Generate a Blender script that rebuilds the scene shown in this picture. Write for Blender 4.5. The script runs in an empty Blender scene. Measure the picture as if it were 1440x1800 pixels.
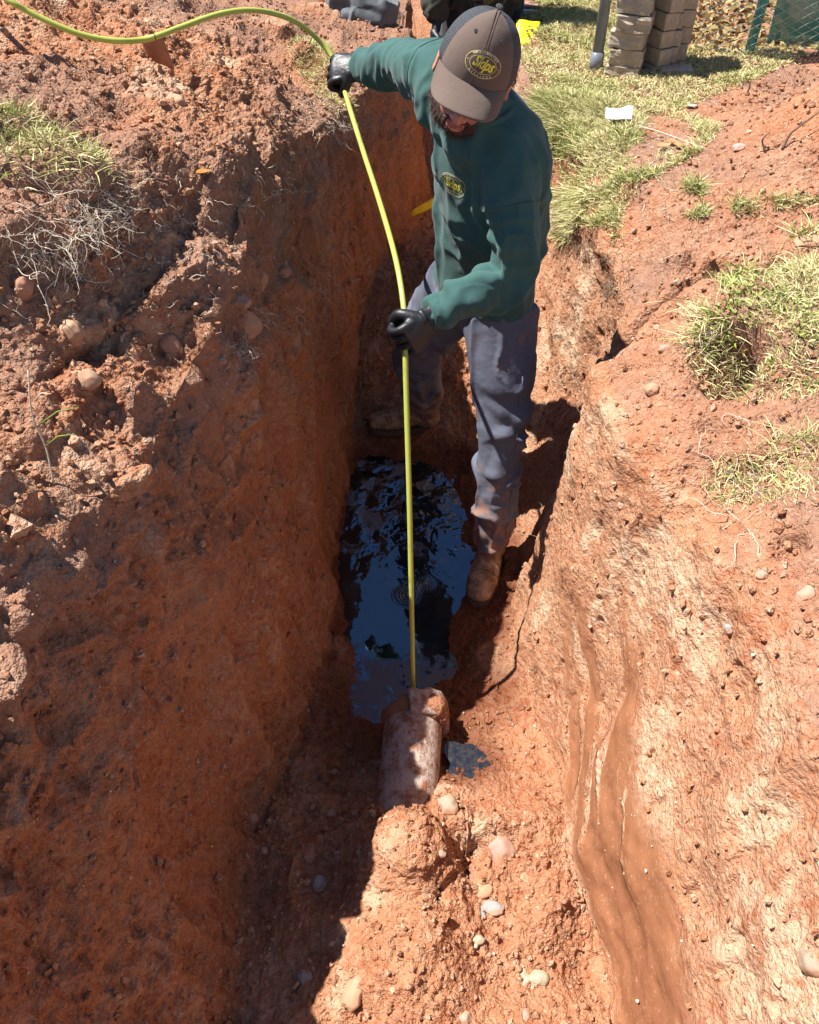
import bpy, bmesh, math, random
import numpy as np
from mathutils import Vector, Matrix, Quaternion
from mathutils.bvhtree import BVHTree

S = bpy.context.scene
COL = S.collection
# ------------------------------------------------------------------ camera
CAM_Z = 2.1
FPX = 1444.0
PITCH = math.radians(45.0)
cam_d = bpy.data.cameras.new('camera')
cam = bpy.data.objects.new('camera', cam_d); COL.objects.link(cam)
cam.location = (0, 0, CAM_Z)
cam.rotation_euler = (math.radians(90) - PITCH, 0, 0)
cam_d.sensor_fit = 'HORIZONTAL'; cam_d.sensor_width = 36.0
cam_d.lens = 36.0 * FPX / 1440.0
cam_d.clip_start = 0.02; cam_d.clip_end = 500
S.camera = cam
# ------------------------------------------------------------------ sky, sun, exposure
SUN_DIR = Vector((-1.0, 0.22, 2.0)).normalized()
EL = math.asin(SUN_DIR.z); AZ = math.atan2(SUN_DIR.x, SUN_DIR.y)
w = bpy.data.worlds.new('World'); S.world = w; w.use_nodes = True
nt = w.node_tree; nt.nodes.clear()
sky = nt.nodes.new('ShaderNodeTexSky'); sky.sky_type = 'NISHITA'; sky.sun_disc = False
sky.sun_elevation = EL; sky.sun_rotation = AZ; sky.altitude = 1800; sky.air_density = 1.0
sky.dust_density = 0.4; sky.ozone_density = 1.5
bg = nt.nodes.new('ShaderNodeBackground'); bg.inputs[1].default_value = 0.068
wo = nt.nodes.new('ShaderNodeOutputWorld')
nt.links.new(sky.outputs[0], bg.inputs[0]); nt.links.new(bg.outputs[0], wo.inputs[0])
sd = bpy.data.lights.new('sun', 'SUN'); sd.energy = 5.0; sd.angle = math.radians(0.53)
sd.color = (1.0, 0.965, 0.90)
sun = bpy.data.objects.new('sun', sd); COL.objects.link(sun)
sun.rotation_euler = SUN_DIR.to_track_quat('Z', 'Y').to_euler(); sun.location = (-3, -2, 6)
S.view_settings.view_transform = 'Standard'; S.view_settings.look = 'None'
S.view_settings.gamma = 1.0; S.view_settings.exposure = 1.06
S.view_settings.use_curve_mapping = False
S.cycles.max_bounces = 6; S.cycles.diffuse_bounces = 2; S.cycles.glossy_bounces = 2
S.cycles.use_adaptive_sampling = True; S.cycles.adaptive_threshold = 0.04; S.cycles.use_denoising = True
S.cycles.time_limit = 700; S.cycles.caustics_reflective = False; S.cycles.caustics_refractive = False

# ------------------------------------------------------------------ helpers
CP, SP = math.cos(PITCH), math.sin(PITCH)
def pt(px, py, t):
    """world point seen at photo pixel (px,py) at view depth t"""
    x = (px - 720) / FPX; y = (900 - py) / FPX
    return Vector((x * t, (CP + y * SP) * t, CAM_Z - (SP - y * CP) * t))
def ptz(px, py, z):
    y = (900 - py) / FPX
    return pt(px, py, (CAM_Z - z) / (SP - y * CP))

def hash3(ix, iy, iz, seed):
    h = (ix.astype(np.uint32) * np.uint32(374761393) + iy.astype(np.uint32) * np.uint32(668265263)
         + iz.astype(np.uint32) * np.uint32(2147483647 & 1274126177) + np.uint32(seed * 974634777 % 4294967291))
    h = (h ^ (h >> np.uint32(13))) * np.uint32(1274126177)
    h = (h ^ (h >> np.uint32(16))) * np.uint32(2246822519)
    h = h ^ (h >> np.uint32(15))
    return (h & np.uint32(0xFFFFFF)).astype(np.float32) / np.float32(16777215)

def chunked(f):
    def g(P, *a, **k):
        P = np.asarray(P, np.float32).reshape(-1, 3)
        out = np.empty(len(P), np.float32)
        for i in range(0, len(P), 65536):
            out[i:i + 65536] = f(P[i:i + 65536], *a, **k)
        return out
    return g

@chunked
def vnoise(P, freq=1.0, seed=0):
    Q = P * np.float32(freq) + np.float32(1000.0)
    I = np.floor(Q).astype(np.int64); F = Q - I
    F = F * F * F * (F * (F * 6 - 15) + 10)
    I = I.astype(np.uint32)
    x0, y0, z0 = I[:, 0], I[:, 1], I[:, 2]; fx, fy, fz = F[:, 0], F[:, 1], F[:, 2]
    o = np.uint32(1)
    def L(a, b, t): return a + (b - a) * t
    c = [[[hash3(x0 + o * i, y0 + o * j, z0 + o * k, seed) for k in (0, 1)] for j in (0, 1)] for i in (0, 1)]
    a = [[L(c[0][j][k], c[1][j][k], fx) for k in (0, 1)] for j in (0, 1)]
    b = [L(a[0][k], a[1][k], fy) for k in (0, 1)]
    return L(b[0], b[1], fz) * 2 - 1

def fbm(P, freq, octs=4, seed=0, gain=0.5):
    r = 0; a = 1.0; n = 0
    for o in range(octs):
        r = r + a * vnoise(P, freq * 2.03 ** o, seed + o * 7); n += a; a *= gain
    return r / n

@chunked
def clods(P, cell=0.04, seed=0, rmin=0.25, rmax=0.62):
    """height of a pile of round clods, in units of cell"""
    Q = P / np.float32(cell) + np.float32(1000.0)
    I = np.floor(Q).astype(np.int64)
    best = np.zeros(len(P), np.float32)
    for dx in (-1, 0, 1):
        for dy in (-1, 0, 1):
            for dz in (-1, 0, 1):
                J = (I + np.array((dx, dy, dz)))
                Ju = J.astype(np.uint32)
                hx = hash3(Ju[:, 0], Ju[:, 1], Ju[:, 2], seed); hy = hash3(Ju[:, 0], Ju[:, 1], Ju[:, 2], seed + 1)
                hz = hash3(Ju[:, 0], Ju[:, 1], Ju[:, 2], seed + 2); hr = hash3(Ju[:, 0], Ju[:, 1], Ju[:, 2], seed + 3)
                d2 = (Q[:, 0] - J[:, 0] - hx) ** 2 + (Q[:, 1] - J[:, 1] - hy) ** 2 + (Q[:, 2] - J[:, 2] - hz) ** 2
                r = rmin + (rmax - rmin) * hr * hr
                best = np.maximum(best, np.sqrt(np.maximum(0, r * r - d2)))
    return best

def sstep(a, b, x):
    t = np.clip((x - a) / (b - a), 0, 1); return t * t * (3 - 2 * t)

def tag(o, label=None, cat=None, group=None, kind=None):
    if label: o['label'] = label
    if cat: o['category'] = cat
    if group: o['group'] = group
    if kind: o['kind'] = kind
    return o

def mesh_np(name, V, F, mat=None, parent=None, smooth=True, color=None):
    """V (n,3) array, F (m,k) int array or list of arrays"""
    me = bpy.data.meshes.new(name)
    V = np.asarray(V, np.float32)
    Fs = F if isinstance(F, list) else [F]
    Fs = [np.asarray(f, np.int32) for f in Fs if len(f)]
    me.vertices.add(len(V)); me.vertices.foreach_set('co', V.ravel())
    nl = sum(f.size for f in Fs); npol = sum(len(f) for f in Fs)
    me.loops.add(nl); me.polygons.add(npol)
    me.loops.foreach_set('vertex_index', np.concatenate([f.ravel() for f in Fs]))
    tot = np.concatenate([np.full(len(f), f.shape[1], np.int32) for f in Fs])
    st = np.concatenate([[0], np.cumsum(tot)[:-1]]).astype(np.int32)
    me.polygons.foreach_set('loop_start', st)
    me.polygons.foreach_set('use_smooth', np.full(npol, smooth))
    if color is not None:
        at = me.attributes.new('tint', 'FLOAT_COLOR', 'POINT')
        c = np.ones((len(V), 4), np.float32); c[:, :color.shape[1]] = color
        at.data.foreach_set('color', c.ravel())
    me.update(calc_edges=True); me.validate()
    o = bpy.data.objects.new(name, me); COL.objects.link(o)
    if mat: me.materials.append(mat)
    if parent: o.parent = parent
    return o

def empty(name, loc=(0, 0, 0)):
    o = bpy.data.objects.new(name, None); o.location = loc; o.empty_display_size = 0.1
    COL.objects.link(o); return o

def reparent(o, p):
    """parent keeping world place (parents here only have a location)"""
    o.parent = p; o.location = Vector(o.location) - Vector(p.location); return o

class NB:
    """tiny node builder"""
    def __init__(s, name):
        s.m = bpy.data.materials.new(name); s.m.use_nodes = True
        s.t = s.m.node_tree; s.b = s.t.nodes['Principled BSDF']
    def n(s, typ, **kw):
        n = s.t.nodes.new(typ)
        for k, v in kw.items():
            if k.startswith('i_'):
                key = k[2:]; key = int(key) if key.isdigit() else key
                s.set(n.inputs[key], v)
            else: setattr(n, k, v)
        return n
    def set(s, sock, v):
        if isinstance(v, bpy.types.NodeSocket): s.t.links.new(v, sock)
        else: sock.default_value = v
    def coord(s): return s.n('ShaderNodeTexCoord').outputs['Object']
    def noise(s, scale, detail=4, rough=.55, vec=None, dist=0):
        return s.n('ShaderNodeTexNoise', i_Vector=vec or s.coord(), i_Scale=scale, i_Detail=detail, i_Roughness=rough, i_Distortion=dist).outputs[0]
    def ramp(s, fac, a, b, ca=(0, 0, 0, 1), cb=(1, 1, 1, 1)):
        r = s.n('ShaderNodeValToRGB'); s.set(r.inputs[0], fac)
        r.color_ramp.elements[0].position = a; r.color_ramp.elements[0].color = ca
        r.color_ramp.elements[1].position = b; r.color_ramp.elements[1].color = cb
        return r.outputs[0]
    def mix(s, fac, a, b, mode='MIX'):
        m = s.n('ShaderNodeMix', data_type='RGBA', blend_type=mode)
        s.set(m.inputs[0], fac); s.set(m.inputs[6], a); s.set(m.inputs[7], b); return m.outputs[2]
    def math(s, op, a, b=0.0, clamp=False):
        m = s.n('ShaderNodeMath', operation=op, use_clamp=clamp); s.set(m.inputs[0], a); s.set(m.inputs[1], b); return m.outputs[0]
    def bump(s, h, strength=1, dist=0.01, normal=None):
        b = s.n('ShaderNodeBump'); b.inputs['Strength'].default_value = strength; b.inputs['Distance'].default_value = dist
        s.set(b.inputs['Height'], h)
        if normal: s.set(b.inputs['Normal'], normal)
        return b.outputs[0]

def c4(r, g, b): return (r, g, b, 1)
def srgb(r, g, b):
    f = lambda c: (c / 255 / 12.92) if c / 255 <= .04045 else ((c / 255 + .055) / 1.055) ** 2.4
    return (f(r), f(g), f(b), 1)

def simple(name, col, rough=.6, var=.25, nscale=30, bump=.0, bscale=200, bdist=.002, **kw):
    b = NB(name)
    n = b.noise(nscale, 5)
    dark = tuple(c * (1 - var) for c in col[:3]) + (1,); lite = tuple(min(1, c * (1 + var)) for c in col[:3]) + (1,)
    b.set(b.b.inputs['Base Color'], b.ramp(n, .3, .7, dark, lite))
    b.b.inputs['Roughness'].default_value = rough
    for k, v in kw.items(): b.b.inputs[k].default_value = v
    if bump: b.set(b.b.inputs['Normal'], b.bump(b.noise(bscale, 4), bump, bdist))
    return b.m

# ------------------------------------------------------------------ ground with the trench
# cross sections: Y, then (X,Z) of fifteen features from far left to far right
SEC = [
 (-3.0, (-2.4,1.35),(-1.6,1.35),(-1.1,1.2),(-.95,1.05),(-.8,.9),(-.62,.45),(-.40,.08),(-.2,.12),(0,.12),(.2,.12),(.42,.10),(.48,.55),(.60,1.02),(.85,1.15),(1.6,1.2)),
 (0.0,  (-2.4,1.35),(-1.5,1.35),(-1.1,1.22),(-.92,1.05),(-.75,.86),(-.58,.45),(-.40,.08),(-.2,.12),(0,.14),(.2,.14),(.42,.11),(.47,.55),(.58,1.02),(.85,1.15),(1.6,1.2)),
 (0.5, (-2.4,1.45),(-1.4,1.45),(-1.05,1.3),(-.88,1.16),(-.70,.96),(-.54,.45),(-.39,.08),(-.2,.11),(0,.16),(.2,.15),(.43,.12),(.475,.58),(.58,1.03),(.80,1.13),(1.6,1.2)),
 (0.9, (-2.4,1.5),(-1.4,1.5),(-.95,1.36),(-.74,1.24),(-.55,1.15),(-.46,.50),(-.40,.07),(-.2,.08),(0,.15),(.2,.16),(.40,.12),(.455,.58),(.55,1.00),(.78,1.12),(1.6,1.2)),
 (1.15, (-2.4,1.45),(-1.3,1.45),(-.80,1.38),(-.66,1.20),(-.45,1.15),(-.37,.50),(-.31,.03),(-.16,.02),(0,.03),(.16,.03),(.36,.09),(.445,.58),(.54,.98),(.78,1.11),(1.6,1.2)),
 (1.34, (-2.4,1.45),(-1.3,1.48),(-.70,1.45),(-.61,1.20),(-.42,1.17),(-.33,.55),(-.28,.03),(-.12,-.01),(-.02,-.06),(.05,-.01),(.32,.04),(.385,.52),(.44,.96),(.72,1.09),(1.6,1.15)),
 (1.47, (-2.4,1.5),(-1.2,1.50),(-.62,1.48),(-.53,1.24),(-.38,1.20),(-.32,.55),(-.26,.03),(-.16,-.01),(-.03,-.07),(.06,-.01),(.32,.04),(.385,.52),(.44,.96),(.72,1.09),(1.6,1.15)),
 (1.56, (-2.4,1.5),(-1.2,1.50),(-.55,1.48),(-.47,1.27),(-.345,1.25),(-.31,.6),(-.25,.02),(-.20,-.01),(-.05,-.08),(.08,-.01),(.32,.04),(.385,.52),(.44,.96),(.72,1.09),(1.6,1.12)),
 (1.63, (-2.4,1.5),(-1.2,1.50),(-.55,1.48),(-.47,1.27),(-.34,1.29),(-.31,.6),(-.25,.02),(-.20,-.01),(-.05,-.08),(.08,-.01),(.32,.04),(.385,.52),(.44,.96),(.72,1.09),(1.6,1.12)),
 (1.70, (-2.4,1.5),(-1.2,1.52),(-.52,1.48),(-.43,1.38),(-.335,1.33),(-.30,.6),(-.25,.02),(-.23,-.01),(-.05,-.08),(.12,-.01),(.36,.03),(.50,.42),(.53,.94),(.72,1.09),(1.6,1.12)),
 (1.82, (-2.4,1.5),(-1.2,1.52),(-.52,1.46),(-.42,1.39),(-.33,1.34),(-.30,.65),(-.25,.02),(-.245,-.02),(-.05,-.08),(.17,-.01),(.37,.03),(.52,.42),(.55,.94),(.72,1.08),(1.5,1.10)),
 (1.93, (-2.4,1.5),(-1.2,1.52),(-.55,1.45),(-.44,1.39),(-.32,1.33),(-.30,.65),(-.25,.02),(-.24,-.02),(-.05,-.08),(.19,-.01),(.38,.03),(.53,.42),(.57,.93),(.72,1.08),(1.5,1.09)),
 (2.20, (-2.4,1.5),(-1.3,1.52),(-.76,1.46),(-.50,1.38),(-.31,1.28),(-.28,.65),(-.235,.02),(-.225,-.02),(-.03,-.07),(.19,-.01),(.38,.06),(.55,.42),(.56,.98),(.70,1.08),(1.5,1.09)),
 (2.40, (-2.4,1.5),(-1.3,1.50),(-.74,1.42),(-.50,1.34),(-.29,1.22),(-.26,.65),(-.22,.03),(-.2,.0),(0,.0),(.19,.02),(.36,.10),(.50,.42),(.56,1.02),(.70,1.08),(1.5,1.09)),
 (2.62, (-2.4,1.45),(-1.3,1.45),(-.70,1.36),(-.49,1.28),(-.26,1.16),(-.25,.7),(-.215,.08),(-.15,.10),(0,.12),(.15,.22),(.34,.30),(.48,.55),(.56,1.03),(.70,1.08),(1.5,1.08)),
 (2.85, (-2.4,1.4),(-1.3,1.38),(-.68,1.26),(-.47,1.18),(-.24,1.11),(-.23,.8),(-.20,.30),(-.12,.33),(0,.38),(.12,.44),(.32,.50),(.46,.68),(.56,1.03),(.70,1.07),(1.5,1.07)),
 (3.02, (-2.4,1.35),(-1.3,1.30),(-.68,1.2),(-.45,1.12),(-.20,1.09),(-.17,.8),(-.14,.42),(-.06,.45),(.03,.48),(.12,.52),(.32,.55),(.42,.7),(.50,1.03),(.66,1.07),(1.5,1.07)),
 (3.40, (-2.4,1.3),(-1.3,1.25),(-.72,1.15),(-.45,1.1),(-.08,1.08),(-.03,.8),(.04,.48),(.08,.46),(.12,.45),(.2,.45),(.32,.5),(.40,.7),(.45,1.03),(.62,1.06),(1.5,1.06)),
 (3.80, (-2.4,1.25),(-1.4,1.2),(-.72,1.12),(-.35,1.09),(.0,1.06),(.04,.75),(.08,.34),(.12,.32),(.18,.32),(.26,.32),(.38,.35),(.43,.65),(.46,1.03),(.62,1.06),(1.5,1.06)),
 (4.80, (-2.6,1.2),(-1.5,1.15),(-.75,1.10),(-.30,1.08),(.0,1.05),(.04,.7),(.08,.22),(.12,.2),(.2,.2),(.32,.2),(.44,.22),(.48,.6),(.51,1.03),(.66,1.06),(1.5,1.06)),
 (5.30, (-2.6,1.1),(-1.6,1.1),(-.9,1.08),(-.7,1.07),(-.5,1.05),(-.4,1.0),(-.32,.95),(-.1,.95),(.1,.95),(.2,.95),(.42,.95),(.52,1.0),(.62,1.03),(.8,1.05),(1.6,1.06)),
 (9.0,  (-4,1.05),(-2,1.05),(-1,1.05),(-.8,1.05),(-.6,1.05),(-.4,1.05),(-.3,1.05),(-.1,1.05),(.1,1.05),(.2,1.05),(.4,1.05),(.5,1.05),(.7,1.05),(1.0,1.05),(2.5,1.05)),
 (90.0, (-30,1.0),(-10,1.0),(-1,1.0),(-.8,1.0),(-.6,1.0),(-.4,1.0),(-.3,1.0),(-.1,1.0),(.1,1.0),(.2,1.0),(.4,1.0),(.5,1.0),(.7,1.0),(1.0,1.0),(20,1.0)),
]
secY = np.array([s[0] for s in SEC]); secP = np.array([[list(q) for q in s[1:]] for s in SEC])   # (n,15,2)
NF = secP.shape[1]
EXTRA_L, EXTRA_R = 1, 1
STEP = 0.0034
ys = [-1.2]
while ys[-1] < 0.15: ys.append(ys[-1] + 0.02)
while ys[-1] < 3.0: ys.append(ys[-1] + STEP)
st = STEP
while ys[-1] < 85: st *= 1.035; ys.append(ys[-1] + min(st, 4))
YS = np.array(ys); NY = len(YS)
# samples per interval between features
seg_n = [12, 26, 90, 62, 62, 60, 150, 112, 44, 46, 46, 60, 120, 118, 70, 120, 26]
# full feature list = far left + 15 + far right
def feats(Y):
    out = np.empty((len(Y), NF + 2, 2))
    for k in range(NF):
        for c in (0, 1):
            out[:, k + 1, c] = np.interp(Y, secY, secP[:, k, c])
    out[:, 0, 0] = -60; out[:, 0, 1] = out[:, 1, 1]
    out[:, -1, 0] = 60; out[:, -1, 1] = out[:, -2, 1]
    return out
FT = feats(YS)
seg_n = [14, 24, 90, 80, 85, 200, 150, 60, 60, 60, 84, 165, 165, 90, 170, 26][:NF + 1]
uu = np.concatenate([k + np.arange(n) / n for k, n in enumerate(seg_n)] + [[NF + 1]])
# end segments: geometric growth outward
i0 = np.floor(uu).astype(int).clip(0, NF); fr = uu - i0
fr = np.where(i0 == 0, 1 - (1 - fr) ** 4, fr); fr = np.where(i0 == NF, fr ** 4, fr)
fr = np.where(i0 == 1, 1 - (1 - fr) ** 1.6, fr); fr = np.where(i0 == NF - 1, fr ** 1.5, fr)
NX = len(uu)
GX = FT[:, i0, 0] * (1 - fr) + FT[:, i0 + 1, 0] * fr
GZ = FT[:, i0, 1] * (1 - fr) + FT[:, i0 + 1, 1] * fr
def smooth_axis(A, n, ax):
    for _ in range(n):
        B = np.swapaxes(A, 0, ax).copy()
        B[1:-1] = .25 * B[:-2] + .5 * B[1:-1] + .25 * B[2:]
        A = np.swapaxes(B, 0, ax)
    return A
inner = sstep(1.2, 2.0, uu)[None, :] * (1 - sstep(NF - .8, NF - .1, uu))[None, :]
for arr_i in (0, 1):
    A = GX if arr_i == 0 else GZ
    B = smooth_axis(smooth_axis(A, 20, 1), 42, 0)
    A = A * (1 - inner) + B * inner
    if arr_i == 0: GX = A
    else: GZ = A
GY = np.repeat(YS[:, None], NX, 1)
P = np.stack([GX, GY, GZ], -1)                       # (NY,NX,3)
U = np.repeat(uu[None, :], NY, 0)
# spoil heaps and dents
def bump_add(P, cx, cy, rx, ry, h, pw=1.0):
    d = ((P[..., 0] - cx) / rx) ** 2 + ((P[..., 1] - cy) / ry) ** 2
    P[..., 2] += h * np.exp(-d ** pw)
bump_add(P, 1.62, 2.46, .52, .34, .38)
bump_add(P, .150, 1.075, .065, .075, -.022, 2)
bump_add(P, .0, .80, .10, .07, .03, 2)
bump_add(P, 2.5, 2.5, .7, .5, .25)
bump_add(P, .93, 1.56, .25, .22, .06, 3)
bump_add(P, .90, 1.04, .26, .12, .035, 3)
bump_add(P, 1.15, 2.25, .40, .28, .06)
bump_add(P, -1.5, 3.6, .7, 1.0, .20)
bump_add(P, .135, .80, .035, .050, -.16, 2)
bump_add(P, .06, .70, .022, .03, -.05, 2)          # boot hole in the heap
bump_add(P, -.02, .80, .12, .10, .07)
bump_add(P, .05, .55, .16, .14, .05)
bump_add(P, .30, .62, .07, .12, .05)

def grid_normals(P):
    du = np.gradient(P, axis=1); dv = np.gradient(P, axis=0)
    n = np.cross(du, dv); n /= np.linalg.norm(n, axis=-1, keepdims=True) + 1e-12
    return n
N0 = grid_normals(P)
flat = P.reshape(-1, 3)
steep = 1 - np.clip(N0[..., 2], 0, 1)
near = (1 - sstep(4.0, 8.0, P[..., 1])) * (1 - sstep(3.0, 6.0, np.abs(P[..., 0])))
shape = P.shape[:2]
# masks by feature number (u): 5 = rim left (index F), 7 = left base, 11 = right base, 13 = right rim
def band(a, b, s=.3): return sstep(a - s, a + s, U) * (1 - sstep(b - s, b + s, U))
wallL = band(5.0, 7.0, .25); wallR = band(11.1, 13.0, .25); floor_m = band(7, 11, .2); bankL = band(1, 5, .3); bankR = band(13.2, 16.5, .3)
wallL_y = 1.0
big = fbm(flat, 2.6, 3, 11).reshape(shape)
mid = fbm(flat, 9, 3, 23).reshape(shape)
# gouges down the walls (stretched in height)
st_P = flat * np.array([30, 30, 3.2], np.float32)
goug = fbm(st_P, 1.0, 3, 31).reshape(shape)
goug2 = fbm(flat * np.array([9, 9, 1.6], np.float32), 1.0, 2, 37).reshape(shape)
disp = near * (big * .035 * (1 - .5 * floor_m) + mid * .014)
disp += (wallL * (goug * .020 + goug2 * .030) + wallR * (goug * .005 + goug2 * .012)) * near
# fallen, crumbling edge masks
crag = sstep(-.1, .5, fbm(flat, 4.0, 3, 51).reshape(shape))
c1 = clods(flat, .085, 5).reshape(shape) * .085
c2 = clods(flat, .036, 15).reshape(shape) * .036
c3 = clods(flat, .017, 25, .3, .7).reshape(shape) * .017
fine = fbm(flat, 70, 3, 61, .6).reshape(shape)
_w1 = fbm(flat, 5, 3, 171); _w2 = fbm(flat, 22, 2, 173)
s_ax = flat[:, 1] * .59 - flat[:, 2] * .81; s_al = flat[:, 1] * .81 + flat[:, 2] * .59
scr_n = fbm(np.stack([s_ax * 17 + .6 * _w1 + .25 * _w2, s_al * 1.7 + .4 * _w1, s_ax * 0 + .3], -1), 1.0, 3, 71, .6).reshape(shape) * 1.15 + .16 * _w2.reshape(shape)
scr_area = sstep(11.02, 11.2, U) * (1 - sstep(12.9, 13.3, U)) * (1 - sstep(1.05, 1.5, P[..., 1])) * sstep(-.05, .05, s_ax.reshape(shape) - (.13 - .45 * (1.1 - P[..., 1])) + .06 * _w1.reshape(shape))
scr_area2 = wallL * sstep(.75, 1.4, P[..., 1]) * .75
scrape = np.clip(scr_area * sstep(-.16, .16, scr_n + .34 + .45 * (1 - sstep(.45, .85, P[..., 1])) - .44 * sstep(.65, 1.2, P[..., 1])) + scr_area2 * sstep(.05, .2, scr_n), 0, 1)
rough_m = np.clip(.42 * wallL + .24 * wallR + 1.0 * floor_m + .9 * bankL + (.55 + .8 * sstep(.95, 1.3, P[..., 0])) * bankR, 0, 1.3) * (1 - .95 * scrape)
water_m = (1 - sstep(-.0, .05, P[..., 2])) * floor_m
rough_m = rough_m * (1 - .6 * water_m)
bil = lambda f, sd: 1 - np.abs(vnoise(flat + .02 * vnoise(flat, f * .5, sd + 2)[:, None], f, sd).reshape(shape)) * 2.4
b1, b2_, b3, b4 = bil(11, 101), bil(24, 103), bil(50, 107), bil(95, 109)
cragd = .35 + .65 * crag
nw = 1 - .8 * wallR
big_b = 1 - np.abs(vnoise(flat, 5.2, 181).reshape(shape)) * 2.2
disp += near * (band(1.6, 4.6, .3) * .034 + floor_m * (1 - sstep(.85, 1.0, P[..., 1])) * .030) * big_b
c4_ = clods(flat, .0095, 35, .3, .75).reshape(shape) * .0095
disp += near * rough_m * cragd * (nw * (b1 * .008 + b2_ * .0075 + b3 * .0050 + b4 * .0030) + c1 * .16 + c2 * (.16 + .30 * wallR) + c3 * (.22 + .5 * wallR) + c4_ * .5)
grv = fbm(np.stack([s_ax * 42 + 2 * mid.ravel(), s_al * 4, flat[:, 0] * 6], -1), 1.0, 3, 165).reshape(shape)
disp += near * wallL * (1 - sstep(1.1, 1.5, P[..., 1])) * grv * .011
disp += near * wallL * (1 - .8 * scrape) * fbm(flat * np.array([55, 40, 5], np.float32) + 2 * mid.reshape(-1, 1), 1.0, 3, 161).reshape(shape) * .0085 + near * fine * .0040 * (1 - .9 * scrape)
lump_n = sstep(.15, .5, fbm(flat, 3.2, 3, 131).reshape(shape))
disp += near * lump_n * (wallL * .6 + bankL * .8) * (b1 * .016 + b2_ * .008)
rim = band(4.2, 5.6, .3) + .6 * band(12.6, 13.9, .3)
disp += near * rim * (fbm(flat, 6, 3, 141).reshape(shape) * .045 + b1 * .010)
pits = sstep(.58, .78, vnoise(flat * np.array([1, 1, .55], np.float32) + .02 * mid.reshape(-1, 1), 30, 151).reshape(shape)) * (.45 * wallL + .45 * wallR + .4 * bankL) * (1 - scrape)
disp -= near * pits * .022
# crumbly lumps thrown up along the left ledge, hollows under the turf
ledge = band(4.0, 5.2, .3) * (1 - sstep(1.3, 1.6, P[..., 1]))
disp += ledge * near * (c1 * .45 + .02 * mid)
disp += .0030 * scrape * near
P2 = P + N0 * disp[..., None]
# local hollows pushed along the normal: (x,y,z,r,depth)
HOL = [(.70, 1.49, 1.09, .075, .16), (.665, 1.43, 1.07, .05, .10), (.50, 2.02, .25, .10, .03), (.80, 1.44, 1.0, .06, .05), (-.70, 1.52, 1.25, .13, .09), (-.62, 1.30, 1.12, .10, .06),
       (-.30, 1.25, .45, .035, .05), (-.30, 1.55, .55, .03, .05), (-.42, .95, .12, .07, .06), (.54, 1.74, .78, .03, .09),
       (.55, 1.76, .92, .035, .10), (-.55, 1.1, .95, .05, .03), (-.35, 1.35, .9, .03, .035), (-.22, 1.5, .03, .05, -.03), (.78, 1.88, 1.09, .045, .055), (.86, 1.80, 1.09, .05, .06), (.70, 1.93, 1.08, .035, .05), (.93, 1.86, 1.09, .04, .04), (.62, 1.30, 1.02, .03, .035), (.60, 1.05, 1.0, .025, .03), (.66, .95, 1.05, .03, .035)]
for hx, hy, hz, r, d in HOL:
    q = ((P[..., 0] - hx) ** 2 + (P[..., 1] - hy) ** 2 + (P[..., 2] - hz) ** 2) / r ** 2
    P2 -= N0 * (d * np.exp(-q * q))[..., None]
# vertical crack where the near block of the right bank has split away
ck = np.exp(-((P[..., 1] - 1.80 - .45 * np.clip(P[..., 2] - .94, -.3, .2) - .03 * goug2) / .020) ** 2) * band(12.55, 14.1, .12)
P2 -= N0 * (.17 * ck)[..., None]
GN = grid_normals(P2)
TP = P2.reshape(-1, 3).astype(np.float32); TN = GN.reshape(-1, 3)
# colour masks: R topsoil, G wet, B pale dry crust, A red loose spoil
topz = np.interp(P[..., 1], [0, .9, 1.4, 2.0, 2.6, 3.2, 9], [.99, .97, 1.0, 1.02, .92, .88, .9])
tn = fbm(flat, 5.0, 3, 81).reshape(shape)
topsoil = sstep(-.06, .08, P[..., 2] - topz + .10 * tn - .05 * (U > 9)) * (1 - .75 * sstep(.05, .35, tn + .2 * (U > 9)))
topsoil *= np.where(U > 9, .9, .8)
topsoil = np.maximum(topsoil, .85 * np.exp(-((P[..., 0] - .85) / .32) ** 2 - ((P[..., 1] - 1.85) / .17) ** 2) * (.55 + tn)).clip(0, 1)
topsoil = np.where(U > 13.1, np.maximum(topsoil, np.clip(.42 + .9 * tn, 0, .9) * (1 - sstep(1.9, 2.4, P[..., 1] + .6 * (P[..., 0] - .6)) * .6) * near), topsoil)
spoil_top = band(1.2, 4.2, .3) * sstep(1.65, 1.9, P[..., 1]) * (1 - sstep(2.9, 3.3, P[..., 1]))
heap_m = np.exp(-(((P[..., 0] - 1.55) / .65) ** 2 + ((P[..., 1] - 2.4) / .45) ** 2) ** 2)
topsoil = topsoil * (1 - .95 * spoil_top) * (1 - heap_m)
topsoil = np.maximum(topsoil, .95 * np.exp(-((P[..., 0] + .85) / .27) ** 4 - ((P[..., 1] - 1.85) / .28) ** 4)).clip(0, 1)
wet = (1 - sstep(.01, .075, P2[..., 2] + .02 * tn)) * (P[..., 1] > 1.0)
wet = np.maximum(wet, np.exp(-(((P[..., 0] - .15) / .11) ** 2 + ((P[..., 1] - 1.09) / .12) ** 2) ** 2))
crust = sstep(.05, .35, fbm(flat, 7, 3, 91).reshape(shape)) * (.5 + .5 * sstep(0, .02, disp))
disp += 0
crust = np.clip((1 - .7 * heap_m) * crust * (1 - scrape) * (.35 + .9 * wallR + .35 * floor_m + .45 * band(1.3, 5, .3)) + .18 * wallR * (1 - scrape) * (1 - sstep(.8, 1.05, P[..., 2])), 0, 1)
colr = np.stack([topsoil, wet, crust, scrape], -1).reshape(-1, 4).astype(np.float32)
idx = np.arange(NY * NX, dtype=np.int32).reshape(NY, NX)
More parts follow.
